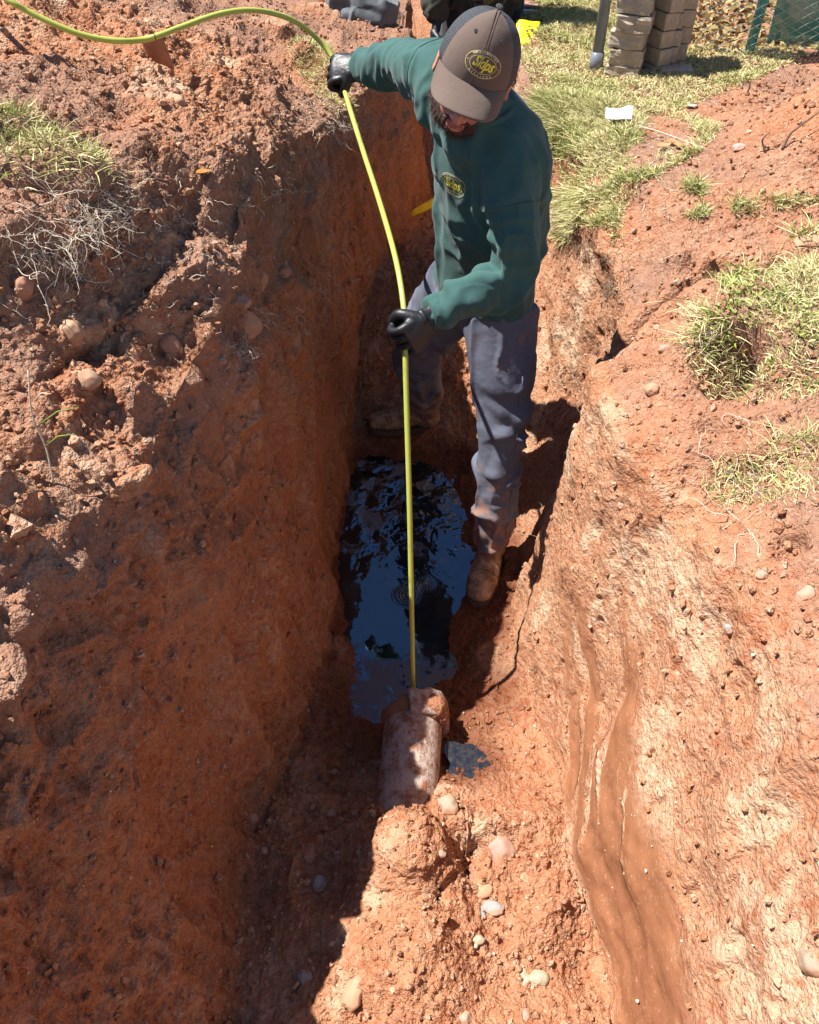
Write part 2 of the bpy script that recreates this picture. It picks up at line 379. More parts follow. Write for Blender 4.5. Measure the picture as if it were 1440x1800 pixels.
TF = np.stack([idx[:-1, :-1].ravel(), idx[:-1, 1:].ravel(), idx[1:, 1:].ravel(), idx[1:, :-1].ravel()], -1)
print('terrain', NY, NX, len(TF))

def soil_material():
    b = NB('soil')
    co = b.coord()
    at = b.n('ShaderNodeAttribute', attribute_name='tint'); sep = b.n('ShaderNodeSeparateColor'); b.set(sep.inputs[0], at.outputs['Color'])
    top, wetv, crustv, scr = sep.outputs[0], sep.outputs[1], sep.outputs[2], at.outputs['Alpha']
    n1 = b.noise(6, 2, .6, co); n2 = b.noise(50, 4, .65, co); n3 = b.noise(300, 2, .7, co)
    base = b.ramp(n1, .3, .7, c4(.315, .100, .044), c4(.39, .168, .085))
    base = b.mix(b.ramp(n2, .35, .7), base, c4(.44, .24, .140))
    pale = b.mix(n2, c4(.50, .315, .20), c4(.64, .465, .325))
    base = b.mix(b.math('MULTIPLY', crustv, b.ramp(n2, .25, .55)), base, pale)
    scrc = b.mix(n1, c4(.27, .108, .050), c4(.34, .148, .075))
    base = b.mix(scr, base, scrc)
    topc = b.mix(n2, c4(.18, .092, .062), c4(.40, .235, .165))
    base = b.mix(top, base, topc)
    # coarse sand grains: light and dark specks
    vo = b.n('ShaderNodeTexVoronoi', i_Vector=co, i_Scale=260.0); 
    speck = b.ramp(vo.outputs['Color'], .80, .95)
    base = b.mix(b.math('MULTIPLY', speck, .35), base, c4(.62, .45, .34))
    speckd = b.ramp(n3, .62, .75)
    base = b.mix(b.math('MULTIPLY', speckd, .4), base, c4(.13, .055, .03))
    wetc = b.mix(1.0, base, c4(.42, .33, .30), 'MULTIPLY')
    base = b.mix(wetv, base, wetc)
    b.set(b.b.inputs['Base Color'], base)
    rg = b.math('SUBTRACT', .95, b.math('MULTIPLY', wetv, .5)); b.set(b.b.inputs['Roughness'], rg)
    b.b.inputs['Specular IOR Level'].default_value = .12
    vb = b.n('ShaderNodeTexVoronoi', i_Vector=co, i_Scale=115.0, feature='F1')
    vb2 = b.n('ShaderNodeTexVoronoi', i_Vector=co, i_Scale=260.0, feature='F1')
    h = b.math('ADD', b.math('MULTIPLY', b.math('SUBTRACT', 1.0, vb.outputs[0]), .8), b.math('MULTIPLY', b.math('SUBTRACT', 1.0, vb2.outputs[0]), .4))
    h = b.math('ADD', h, b.math('MULTIPLY', n3, .45)); h = b.math('ADD', h, b.math('MULTIPLY', n2, .9))
    amt = b.math('SUBTRACT', 1.0, b.math('MULTIPLY', scr, .88))
    stv = b.n('ShaderNodeVectorMath', operation='MULTIPLY', i_0=co, i_1=(110, 90, 13)).outputs[0]
    stn = b.n('ShaderNodeTexNoise', i_Vector=stv, i_Scale=1.0, i_Detail=2.0).outputs[0]
    ge = b.n('ShaderNodeNewGeometry'); sepn = b.n('ShaderNodeSeparateXYZ', i_Vector=ge.outputs['True Normal'])
    wallf = b.ramp(b.math('ABSOLUTE', sepn.outputs[2]), .35, .6, c4(1, 1, 1), c4(0, 0, 0))
    h = b.math('ADD', h, b.math('MULTIPLY', b.math('MULTIPLY', stn, b.math('MULTIPLY', wallf, b.ramp(sepn.outputs[0], .45, .55))), 1.1))
    rw_ = b.math('MULTIPLY', wallf, b.ramp(sepn.outputs[0], .3, .4, c4(1, 1, 1), c4(0, 0, 0)))
    h = b.math('MULTIPLY', h, b.math('SUBTRACT', 1.0, b.math('MULTIPLY', rw_, .5)))
    h = b.math('MULTIPLY', h, amt)
    b.set(b.b.inputs['Normal'], b.bump(h, .9, .007))
    return b.m
M = {}
M['soil'] = soil_material()
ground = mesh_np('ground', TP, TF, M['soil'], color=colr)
tag(ground, kind='structure')

# --- lookups on the ground
TC = TP.copy(); TC[:, 2] -= CAM_Z
zc = TC[:, 1] * CP - TC[:, 2] * SP
yc = TC[:, 1] * SP + TC[:, 2] * CP
ok = zc > .05
TPX = np.where(ok, 720 + TC[:, 0] / np.maximum(zc, .05) * FPX, -1e5); TPY = np.where(ok, 900 - yc / np.maximum(zc, .05) * FPX, -1e5)
TFACE = (TN * (np.array([0, 0, CAM_Z]) - TP)).sum(1) > 0
def hit(px, py, r=9):
    s = np.where((np.abs(TPX - px) < r) & (np.abs(TPY - py) < r) & TFACE)[0]
    if len(s) == 0: return hit(px, py, r * 2)
    m = zc[s].min(); s = s[zc[s] < m + .12]
    k = s[np.argmin((TPX[s] - px) ** 2 + (TPY[s] - py) ** 2)]
    return Vector(TP[k].tolist()), Vector(TN[k].tolist())
def ground_z(x, y):
    j = int(np.argmin(abs(YS - y))); row = P2[j]; k = int(np.argmin(abs(row[:, 0] - x))); return float(row[k, 2])
#@@NEXT
# ------------------------------------------------------------------ mesh tools for shaped bodies
def frame_tube(pts, rad, n=20, up=None, close=True):
    """closed tube through pts; rad = list of r or (ra,rb); up = reference direction for ra"""
    pts = [Vector(p) for p in pts]; V = []; F = []
    ref = Vector(up) if up is not None else Vector((0.13, 0.21, 1)).normalized()
    prev = None
    for i, p in enumerate(pts):
        d = (pts[min(i + 1, len(pts) - 1)] - pts[max(i - 1, 0)]).normalized()
        a = (ref if up is not None or prev is None else prev); a = (a - d * a.dot(d))
        if a.length < 1e-4: a = Vector((1, 0, 0)) - d * d.x
        a.normalize(); prev = a; b = d.cross(a)
        r = rad[i]; ra, rb = (r, r) if not isinstance(r, (tuple, list)) else r
        for k in range(n):
            t = 2 * math.pi * k / n
            V.append(p + a * (ra * math.cos(t)) + b * (rb * math.sin(t)))
    for i in range(len(pts) - 1):
        for k in range(n):
            k2 = (k + 1) % n
            F.append((i * n + k, i * n + k2, (i + 1) * n + k2, (i + 1) * n + k))
    if close:
        F.append(tuple(range(n))[::-1]); F.append(tuple((len(pts) - 1) * n + k for k in range(n)))
    return V, F

def catmull(P, n):
    """P list of tuples (any length) -> n*(len-1)+1 samples"""
    P = [np.array(p, float) for p in P]; Q = [2 * P[0] - P[1]] + P + [2 * P[-1] - P[-2]]
    out = []
    for i in range(1, len(Q) - 2):
        for k in range(n):
            t = k / n
            out.append(.5 * ((2 * Q[i]) + (-Q[i - 1] + Q[i + 1]) * t + (2 * Q[i - 1] - 5 * Q[i] + 4 * Q[i + 1] - Q[i + 2]) * t * t + (-Q[i - 1] + 3 * Q[i] - 3 * Q[i + 1] + Q[i + 2]) * t ** 3))
    out.append(P[-1]); return out

def limb(nodes, n=6, seg=20, up=None, wob=None):
    """nodes: (x,y,z,ra[,rb]); rounded ends"""
    nodes = [tuple(q) if len(q) == 5 else tuple(q) + (q[3],) for q in nodes]
    s = catmull(nodes, n)
    pts = [Vector(q[:3].tolist()) for q in s]; rad = [(max(q[3], .0008), max(q[4], .0008)) for q in s]
    if wob: rad = [(r[0] * wob(i / len(s)), r[1] * wob(i / len(s))) for i, r in enumerate(rad)]
    d0 = (pts[0] - pts[1]).normalized(); d1 = (pts[-1] - pts[-2]).normalized()
    a, b = [], []
    for th in (80, 55, 28):
        c, sn = math.cos(math.radians(th)), math.sin(math.radians(th))
        r0 = min(rad[0]); r1 = min(rad[-1])
        a.append((pts[0] + d0 * r0 * .8 * sn, (rad[0][0] * c, rad[0][1] * c)))
        b.append((pts[-1] + d1 * r1 * .8 * sn, (rad[-1][0] * c, rad[-1][1] * c)))
    allp = a + list(zip(pts, rad)) + b[::-1]
    return frame_tube([q[0] for q in allp], [q[1] for q in allp], seg, up)

def ell(c, r, R=None, n=24):
    """ellipsoid; R = 3 axis vectors"""
    V = []; F = []; c = Vector(c)
    R = R or (Vector((1, 0, 0)), Vector((0, 1, 0)), Vector((0, 0, 1)))
    m = n // 2
    for i in range(1, m):
        ph = math.pi * i / m
        for k in range(n):
            t = 2 * math.pi * k / n
            q = (math.sin(ph) * math.cos(t) * r[0], math.sin(ph) * math.sin(t) * r[1], math.cos(ph) * r[2])
            V.append(c + R[0] * q[0] + R[1] * q[1] + R[2] * q[2])
    V.append(c + R[2] * r[2]); V.append(c - R[2] * r[2]); top, bot = len(V) - 2, len(V) - 1
    for i in range(m - 2):
        for k in range(n): F.append((i * n + k, (i + 1) * n + k, (i + 1) * n + (k + 1) % n, i * n + (k + 1) % n))
    for k in range(n):
        F.append((top, k, (k + 1) % n)); F.append((bot, (m - 2) * n + (k + 1) % n, (m - 2) * n + k))
    return V, F

def join(parts):
    V = []; F = []
    for v, f in parts:
        o = len(V); V += v; F += [tuple(i + o for i in q) for q in f]
    return V, F

def pyobj(name, V, F, mat=None, parent=None, smooth=True):
    me = bpy.data.meshes.new(name); me.from_pydata([tuple(v) for v in V], [], F); me.update()
    me.polygons.foreach_set('use_smooth', [smooth] * len(me.polygons))
    o = bpy.data.objects.new(name, me); COL.objects.link(o)
    if mat: me.materials.append(mat)
    if parent: o.parent = parent
    return o

def read(o):
    me = o.data; V = np.empty(len(me.vertices) * 3, np.float32); me.vertices.foreach_get('co', V); return V.reshape(-1, 3)
def normals(o):
    me = o.data; V = np.empty(len(me.vertices) * 3, np.float32); me.vertices.foreach_get('normal', V); return V.reshape(-1, 3)
def write(o, V):
    o.data.vertices.foreach_set('co', np.asarray(V, np.float32).ravel()); o.data.update()

def blob(name, parts, voxel, mat, parent=None, smooth_it=4, sm=.5):
    """join closed shapes into one continuous surface"""
    V, F = join(parts)
    o = pyobj(name, V, F)
    r = o.modifiers.new('r', 'REMESH'); r.mode = 'VOXEL'; r.voxel_size = voxel; r.use_smooth_shade = True
    if smooth_it:
        q = o.modifiers.new('s', 'SMOOTH'); q.factor = sm; q.iterations = smooth_it
    dg = bpy.context.evaluated_depsgraph_get(); ev = o.evaluated_get(dg)
    me = bpy.data.meshes.new_from_object(ev); me.name = name
    o.modifiers.clear(); old = o.data; o.data = me; bpy.data.meshes.remove(old)
    me.materials.clear()
    if mat: me.materials.append(mat)
    me.polygons.foreach_set('use_smooth', [True] * len(me.polygons))
    if parent: o.parent = parent
    return o

def tubes_np(curves, radii, n=5):
    """many open thin tubes in one array mesh; curves list of (k,3); radii list of (k,)"""
    Vs = []; Fs = []; off = 0
    ang = np.arange(n) * 2 * np.pi / n
    for C, r in zip(curves, radii):
        C = np.asarray(C, float); k = len(C)
        D = np.gradient(C, axis=0); D /= np.linalg.norm(D, axis=1, keepdims=True) + 1e-9
        ref = np.array([.3, .2, .93]) if abs(D[0, 2]) < .9 else np.array([1., 0, 0])
        A = ref - D * (D @ ref)[:, None]; A /= np.linalg.norm(A, axis=1, keepdims=True) + 1e-9
        B = np.cross(D, A)
        V = C[:, None] + (A[:, None] * np.cos(ang)[None, :, None] + B[:, None] * np.sin(ang)[None, :, None]) * np.asarray(r)[:, None, None]
        Vs.append(V.reshape(-1, 3))
        i = (np.arange(k - 1)[:, None] * n + np.arange(n)[None]).ravel(); j = (np.arange(k - 1)[:, None] * n + ((np.arange(n) + 1) % n)[None]).ravel()
        Fs.append(np.stack([i, j, j + n, i + n], -1) + off); off += k * n
    return np.concatenate(Vs), np.concatenate(Fs)

rng = np.random.default_rng(7)
# ------------------------------------------------------------------ water
def water_mat():
    b = NB('water'); co = b.coord()
    b.b.inputs['Base Color'].default_value = c4(.010, .012, .016); b.b.inputs['Roughness'].default_value = .03
    b.b.inputs['IOR'].default_value = 1.9; b.b.inputs['Specular IOR Level'].default_value = .8
    b.b.inputs['Specular Tint'].default_value = c4(.50, .74, 1.0)
    # ripple rings where the hose stands and choppy far end
    sep = b.n('ShaderNodeSeparateXYZ', i_Vector=co)
    far = b.ramp(sep.outputs[1], 0.0, 1.0)
    mr = b.n('ShaderNodeMapRange', i_Value=sep.outputs[1]); mr.inputs[1].default_value = 1.66; mr.inputs[2].default_value = 2.1
    chop = b.math('MULTIPLY', b.math('ADD', b.noise(11, 2, .45, co, .6), b.math('MULTIPLY', b.noise(38, 2, .5, co), .16)), mr.outputs[0])
    base = b.math('ADD', b.math('MULTIPLY', chop, 2.6), b.math('MULTIPLY', b.noise(14, 2, .5, co), .06))
    for cx, cy, sc in ((-.01, 1.715, 1.0), (.045, 1.76, .8)):
        v = b.n('ShaderNodeVectorMath', operation='SUBTRACT', i_0=co, i_1=(cx, cy, 0))
        ln = b.n('ShaderNodeVectorMath', operation='LENGTH', i_0=v.outputs[0]).outputs['Value']
        s = b.math('SINE', b.math('MULTIPLY', ln, 620.0))
        f = b.ramp(ln, .004, .055, c4(1, 1, 1), c4(0, 0, 0))
        base = b.math('ADD', base, b.math('MULTIPLY', b.math('MULTIPLY', s, f), .16 * sc))
    b.set(b.b.inputs['Normal'], b.bump(base, 1.0, .006))
    # floating scum: a thin matte film in patches at the far end
    n = b.noise(60, 3, .7, co); n8 = b.noise(9, 2, .5, co); film = b.math('MULTIPLY', b.ramp(b.math('ADD', b.math('MULTIPLY', n, .5), n8), .80, .86), mr.outputs[0])
    b.set(b.b.inputs['Base Color'], b.mix(b.math('MULTIPLY', film, .55), c4(.010, .012, .016), c4(.20, .18, .16)))
    b.set(b.b.inputs['Roughness'], b.math('ADD', .03, b.math('MULTIPLY', film, .35)))
    nr = b.n('ShaderNodeMapRange', i_Value=sep.outputs[1]); nr.inputs[1].default_value = 1.56; nr.inputs[2].default_value = 1.40
    sl = b.math('MULTIPLY', b.ramp(b.math('ADD', b.noise(26, 5, .65, co), b.math('MULTIPLY', nr.outputs[0], .22)), .60, .68), nr.outputs[0])
    prev_c = b.b.inputs['Base Color'].links[0].from_socket; prev_r = b.b.inputs['Roughness'].links[0].from_socket
    b.set(b.b.inputs['Base Color'], b.mix(sl, prev_c, c4(.07, .035, .022)))
    b.set(b.b.inputs['Roughness'], b.math('ADD', prev_r, b.math('MULTIPLY', sl, .5)))
    return b.m
M['water'] = water_mat()
wv = []; wf = []
nx, ny = 30, 60
for j in range(ny + 1):
    for i in range(nx + 1): wv.append((-.34 + .72 * i / nx, 1.10 + 1.42 * j / ny, .0))
for j in range(ny):
    for i in range(nx):
        a = j * (nx + 1) + i; wf.append((a, a + 1, a + nx + 2, a + nx + 1))
o = pyobj('water', wv, wf, M['water']); tag(o, kind='structure')
# little puddle right of the pipe
pz = ground_z(.150, 1.075) + .007
def puddle_mat():
    b = NB('puddle'); co = b.coord()
    b.b.inputs['Roughness'].default_value = .04; b.b.inputs['Specular Tint'].default_value = c4(.6, .8, 1.0)
    b.b.inputs['IOR'].default_value = 2.0; b.b.inputs['Specular IOR Level'].default_value = .9
    n = b.noise(170, 3, .7, co); b.set(b.b.inputs['Normal'], b.bump(n, .5, .0015))
    b.set(b.b.inputs['Base Color'], b.mix(b.ramp(b.noise(60, 4, .6, co), .4, .75), c4(.012, .013, .015), c4(.06, .045, .035)))
    return b.m
M['puddle'] = puddle_mat()
PUD = (.150, 1.075)
V = [(PUD[0], PUD[1], 0)]; Fq = []
K = 40
for k in range(K):
    a = 2 * math.pi * k / K; r = 1 + .18 * math.sin(3 * a + 1) + .12 * math.sin(5 * a + 2)
    V.append((PUD[0] + .056 * r * math.cos(a), PUD[1] + .068 * r * math.sin(a), 0))
for k in range(K): Fq.append((0, 1 + k, 1 + (k + 1) % K))
pud = pyobj('puddle', V, Fq, M['puddle'])
pud.location.z = pz + .004; tag(pud, kind='structure')

# ------------------------------------------------------------------ clay pipe with broken collar
def clay_mat():
    b = NB('clay_pipe'); co = b.coord()
    n = b.noise(24, 5, .65, co); n2 = b.noise(90, 4, .6, co)
    mud = b.ramp(b.math('ADD', b.math('MULTIPLY', n, .7), b.math('MULTIPLY', n2, .35)), .47, .62)
    base = b.mix(n2, c4(.34, .27, .235), c4(.50, .41, .36))
    b.set(b.b.inputs['Base Color'], b.mix(mud, base, c4(.25, .105, .055)))
    b.set(b.b.inputs['Roughness'], b.math('ADD', .45, b.math('MULTIPLY', mud, .45)))
    b.set(b.b.inputs['Normal'], b.bump(b.math('ADD', b.math('MULTIPLY', mud, .8), b.math('MULTIPLY', n2, .3)), .8, .004))
    return b.m
M['clay'] = clay_mat()
mudm = simple('mud_clod', c4(.30, .13, .065), .95, .3, 30, 1.0, 160, .006)
PA = Vector((.012, 1.20, .095)); PB = Vector((-.020, .80, .105)); PR = .079
pipe = empty('sewer_pipe', PA)
tag(pipe, 'pink grey clay pipe with broken muddy collar, half buried in the trench floor', 'pipe')
ax = (PB - PA).normalized(); upv = (Vector((0, 0, 1)) - ax * ax.z).normalized(); sdv = ax.cross(upv)
def shell(p0, p1, ro0, ro1, ri, n=72, m=24, a0=0, a1=2 * math.pi, rag=0, seed=1):
    V = []; F = []
    full = a1 - a0 > 6.2
    cnt = n if full else n + 1
    for i in range(m + 1):
        t = i / m
        for k in range(cnt):
            a = a0 + (a1 - a0) * k / n
            off = 0
            if i < 3 and rag: off = rag * (.6 * math.sin(a * 5 + seed) + .4 * math.sin(a * 13 + 2 * seed)) * (1 - i / 3)
            p = p0.lerp(p1, t) + (p0 - p1).normalized() * off
            d = upv * math.cos(a) + sdv * math.sin(a); ro = ro0 + (ro1 - ro0) * t
            V.append(p + d * ro); V.append(p + d * ri)
    R_ = cnt * 2
    lim = cnt if full else cnt - 1
    for i in range(m):
        for k in range(lim):
            k2 = (k + 1) % cnt
            F.append((i * R_ + 2 * k, i * R_ + 2 * k2, (i + 1) * R_ + 2 * k2, (i + 1) * R_ + 2 * k))
            F.append((i * R_ + 2 * k + 1, (i + 1) * R_ + 2 * k + 1, (i + 1) * R_ + 2 * k2 + 1, i * R_ + 2 * k2 + 1))
    for k in range(lim):
        k2 = (k + 1) % cnt
        F.append((2 * k, 2 * k + 1, 2 * k2 + 1, 2 * k2)); e = m * R_
        F.append((e + 2 * k, e + 2 * k2, e + 2 * k2 + 1, e + 2 * k + 1))
    if not full:
        for k in (0, cnt - 1):
            for i in range(m):
                q = (i * R_ + 2 * k, (i + 1) * R_ + 2 * k, (i + 1) * R_ + 2 * k + 1, i * R_ + 2 * k + 1); F.append(q if k == 0 else q[::-1])
    return [v - PA for v in V], F
V, F = shell(PA, PB, PR, PR, PR - .013, rag=.006); body = pyobj('pipe_body', V, F, M['clay'], pipe)
# collar: the surviving right side of the bell, thick broken edge
V, F = shell(PA - ax * .035, PA + ax * .038, PR + .020, PR + .016, PR - .006, 30, 8, math.radians(-8), math.radians(128), rag=.008, seed=4)
col = pyobj('pipe_collar', V, F, M['clay'], pipe)
V, F = shell(PA - ax * .012, PA + ax * .020, PR + .012, PR + .006, PR - .006, 40, 6, math.radians(130), math.radians(352), rag=.010, seed=9)
col2 = pyobj('broken_rim', V, F, mudm, pipe)
# check the collar sits on the right (+X)
side = 1 if sdv.x > 0 else -1
if side < 0:
    for oo in (col, col2):
        VV = read(oo); VV[:, 0] = VV[:, 0] * -1 + 2 * 0; write(oo, VV); oo.data.flip_normals()
lump_c = Vector((.052, .0, .058))
lm = blob('mud_cap', [ell(lump_c + Vector((0, 0, .004)), (.034, .036, .030)), ell(lump_c + Vector((.022, -.01, -.022)), (.020, .030, .032)), ell(lump_c + Vector((-.02, .012, .002)), (.02, .022, .015))], .003, mudm, pipe, 2)
Vn = read(lm); Nn = normals(lm)
write(lm, Vn + Nn * (clods(Vn, .013, 3)[:, None] * .007 + fbm(Vn, 120, 3, 4)[:, None] * .002))
# soil washed over the top of the pipe
def soil_patch(name, cx, cy, rx, ry, h, parent=None, z0=None): pass

# ------------------------------------------------------------------ hose
HOSE = [Vector((.012, 1.235, .03)), Vector((.010, 1.262, .14)), Vector((.006, 1.34, .36)), Vector((.000, 1.46, .66)), pt(713, 640, 1.94), pt(714, 590, 1.925), pt(706, 510, 1.95), pt(692, 440, 2.0), pt(666, 350, 2.10), pt(640, 270, 2.18), pt(618, 200, 2.25),
        pt(606, 160, 2.285), pt(596, 130, 2.30), pt(583, 98, 2.31), pt(558, 68, 2.29), pt(520, 38, 2.22), pt(475, 22, 2.15), pt(430, 18, 2.1), pt(380, 26, 2.05), pt(320, 47, 2.0), pt(280, 62, 1.96), pt(250, 70, 1.95), pt(215, 72, 1.92), pt(175, 68, 1.9), pt(135, 58, 1.88), pt(95, 42, 1.86), pt(50, 20, 1.84), pt(10, -4, 1.82), pt(-60, -60, 1.85), pt(-200, -150, 2.0), pt(-400, -180, 2.3)]
hb = NB('hose'); _n = hb.noise(40, 4); _co = hb.coord()
_sm = hb.ramp(hb.noise(9, 5, .7), .58, .72)
hb.set(hb.b.inputs['Base Color'], hb.mix(hb.math('MULTIPLY', _sm, .5), c4(.42, .46, .085), c4(.20, .21, .05)))
hb.b.inputs['Roughness'].default_value = .38
hs = catmull([tuple(p) for p in HOSE], 10)
HR = .0068
V, F = frame_tube([Vector(q.tolist()) for q in hs], [HR] * len(hs), 16)
hose = empty('hose', hs[0].tolist())
tag(hose, 'long yellow green jetting hose held by the man and fed down into the clay pipe', 'hose')
pyobj('tube', [v - Vector(hose.location) for v in V], F, hb.m, hose)
blk = simple('black_rubber', c4(.015, .015, .015), .5)
for q0, q1 in ((0.345, 0.348),):
    pass
for px_, py_ in ((0, 0),):
    k = int(20.2 * 10); c = [Vector(hs[i].tolist()) for i in (k, k + 1)]
    V, F = frame_tube([c[0].lerp(c[1], .2), c[0].lerp(c[1], .7)], [HR + .0006] * 2, 16)
    pyobj('black_mark', [v - Vector(hose.location) for v in V], F, blk, hose)
#@@MAN
# ------------------------------------------------------------------ people
def fabric(name, col, var=.12, rough=.9, weave=900, fold=.0, sheen=.3):
    b = NB(name); co = b.coord()
    n = b.noise(7, 4, .6, co)
    d = tuple(c * (1 - var) for c in col[:3]) + (1,); l = tuple(min(1, c * (1 + var)) for c in col[:3]) + (1,)
    b.set(b.b.inputs['Base Color'], b.ramp(n, .3, .7, d, l)); b.b.inputs['Roughness'].default_value = rough
    b.b.inputs['Specular IOR Level'].default_value = .2; b.b.inputs['Sheen Weight'].default_value = sheen
    h = b.math('ADD', b.math('MULTIPLY', b.noise(weave, 2, .5, co), .12), b.noise(60, 3, .55, co))
    b.set(b.b.inputs['Normal'], b.bump(h, .35, .003)); return b.m
M['shirt'] = fabric('green_jersey', c4(.044, .104, .095), .10, .92, 900, sheen=.12)
tb = NB('grey_twill'); _co = tb.coord(); _sz = tb.n('ShaderNodeSeparateXYZ', i_Vector=_co)
_n = tb.noise(9, 4, .6, _co); _lo = tb.n('ShaderNodeMapRange', i_Value=_sz.outputs[2]); _lo.inputs[1].default_value = .55; _lo.inputs[2].default_value = .10
_md = tb.ramp(tb.math('ADD', tb.noise(14, 5, .7, _co), tb.math('MULTIPLY', _lo.outputs[0], .22)), .60, .74)
_bc = tb.ramp(_n, .3, .7, c4(.100, .109, .150), c4(.140, .150, .195))
tb.set(tb.b.inputs['Base Color'], tb.mix(tb.math('MULTIPLY', _md, .75), _bc, c4(.34, .17, .10))); tb.b.inputs['Roughness'].default_value = .9; tb.b.inputs['Specular IOR Level'].default_value = .2
tb.set(tb.b.inputs['Normal'], tb.bump(tb.math('ADD', tb.math('MULTIPLY', tb.noise(900, 2, .5, _co), .15), tb.noise(55, 3, .55, _co)), .45, .0035)); M['trousers'] = tb.m
M['cap_front'] = fabric('cap_twill', c4(.128, .090, .074), .08, .9, 1500, sheen=.1)
mb = NB('cap_mesh'); _co = mb.coord(); _v = mb.n('ShaderNodeTexVoronoi', i_Vector=_co, i_Scale=520.0)
mb.set(mb.b.inputs['Base Color'], mb.mix(mb.ramp(_v.outputs[0], .2, .6), c4(.01, .011, .014), c4(.05, .055, .065))); mb.b.inputs['Roughness'].default_value = .7
mb.set(mb.b.inputs['Normal'], mb.bump(_v.outputs[0], .8, .002)); M['cap_mesh'] = mb.m
M['glove'] = simple('black_nitrile', c4(.014, .015, .019), .45, .2, 40, .35, 110, .003)
M['skin'] = simple('skin', c4(.50, .21, .15), .5, .15, 40, .3, 400, .001)
M['lip'] = simple('lip', c4(.42, .13, .11), .45)
M['hair'] = simple('dark_hair', c4(.050, .020, .013), .6, .4, 80)
bb = NB('muddy_leather'); _co = bb.coord(); _n = bb.noise(26, 4, .65, _co); _n2 = bb.noise(90, 3, .6, _co)
_m = bb.ramp(bb.math('ADD', bb.math('MULTIPLY', _n, .8), bb.math('MULTIPLY', _n2, .3)), .50, .62)
bb.set(bb.b.inputs['Base Color'], bb.mix(_m, bb.mix(_n2, c4(.36, .22, .12), c4(.54, .37, .22)), c4(.24, .125, .07))); bb.b.inputs['Roughness'].default_value = .7
bb.set(bb.b.inputs['Normal'], bb.bump(bb.math('ADD', bb.math('MULTIPLY', _m, .5), _n2), .8, .003)); M['boot'] = bb.m
M['boot_plain'] = simple('boot_leather', c4(.36, .21, .115), .75, .5, 18, .6, 60, .004)
M['sole'] = simple('boot_sole', c4(.10, .06, .04), .85, .4, 30, .8, 80, .004)
M['gold'] = simple('gold_thread', c4(.62, .47, .12), .6, .15, 200)
M['yellow_thread'] = simple('yellow_thread', c4(.80, .66, .06), .6, .15, 200)
M['white_thread'] = simple('white_thread', c4(.68, .64, .56), .7, .15, 200)
M['eye'] = simple('eye_white', c4(.7, .66, .62), .2)

def seg_param(V, line):
    """for each vertex: arclength parameter along polyline and distance"""
    line = np.array(line, float); best = np.full(len(V), 1e9); par = np.zeros(len(V)); acc = 0
    for a, b in zip(line[:-1], line[1:]):
        d = b - a; L = np.linalg.norm(d); t = np.clip(((V - a) @ d) / L ** 2, 0, 1)
        dist = np.linalg.norm(V - (a + t[:, None] * d), axis=1); m = dist < best
        best[m] = dist[m]; par[m] = acc + t[m] * L; acc += L
    return par, best

def relax(o, it=2, f=.5):
    me = o.data; E = np.empty(len(me.edges) * 2, np.int32); me.edges.foreach_get('vertices', E); E = E.reshape(-1, 2); V = read(o).astype(np.float64)
    deg = np.bincount(E.ravel(), minlength=len(V))[:, None]
    for _ in range(it):
        A = np.zeros_like(V)
        for c in range(3): A[:, c] = np.bincount(E[:, 0], V[E[:, 1], c], len(V)) + np.bincount(E[:, 1], V[E[:, 0], c], len(V))
        V = V + f * (A / np.maximum(deg, 1) - V)
    write(o, V)

def wrinkle(o, line, freq, amp, seed, rmax=.13, lo=0, hi=99, tw=6.0):
    V = read(o); N = normals(o); s_, d_ = seg_param(V, line)
    q = np.stack([s_ * freq + .9 * vnoise(V, 11, seed + 3), V[:, 0] * tw, V[:, 1] * tw + V[:, 2] * tw], -1)
    n = vnoise(q, 1.0, seed); rdg = np.clip(1 - np.abs(n) * 2.6, 0, 1) ** 1.7 * 1.9 - .5
    n2 = vnoise(q * np.array([2.1, 1.6, 1.6]), 1.0, seed + 9)
    k = (1 - sstep(rmax * .75, rmax, d_)) * sstep(lo - .03, lo + .03, s_) * (1 - sstep(hi - .03, hi + .03, s_))
    write(o, V + N * (amp * k * (np.clip(rdg, -1, 1) * .8 + n2 * .35))[:, None])

def drape(o, fs, amp, seed, mask=None):
    V = read(o); N = normals(o)
    q = V * np.array(fs)
    n = np.clip(1 - 2.4 * np.abs(vnoise(q + .45 * fbm(V, 8, 2, seed + 5)[:, None], 1.0, seed)), 0, 1) ** 1.6 * 1.8 - .5; n2 = fbm(V, 16, 3, seed + 1)
    m = 1 if mask is None else mask(V)
    write(o, V + N * (amp * m * (n + .4 * n2))[:, None])

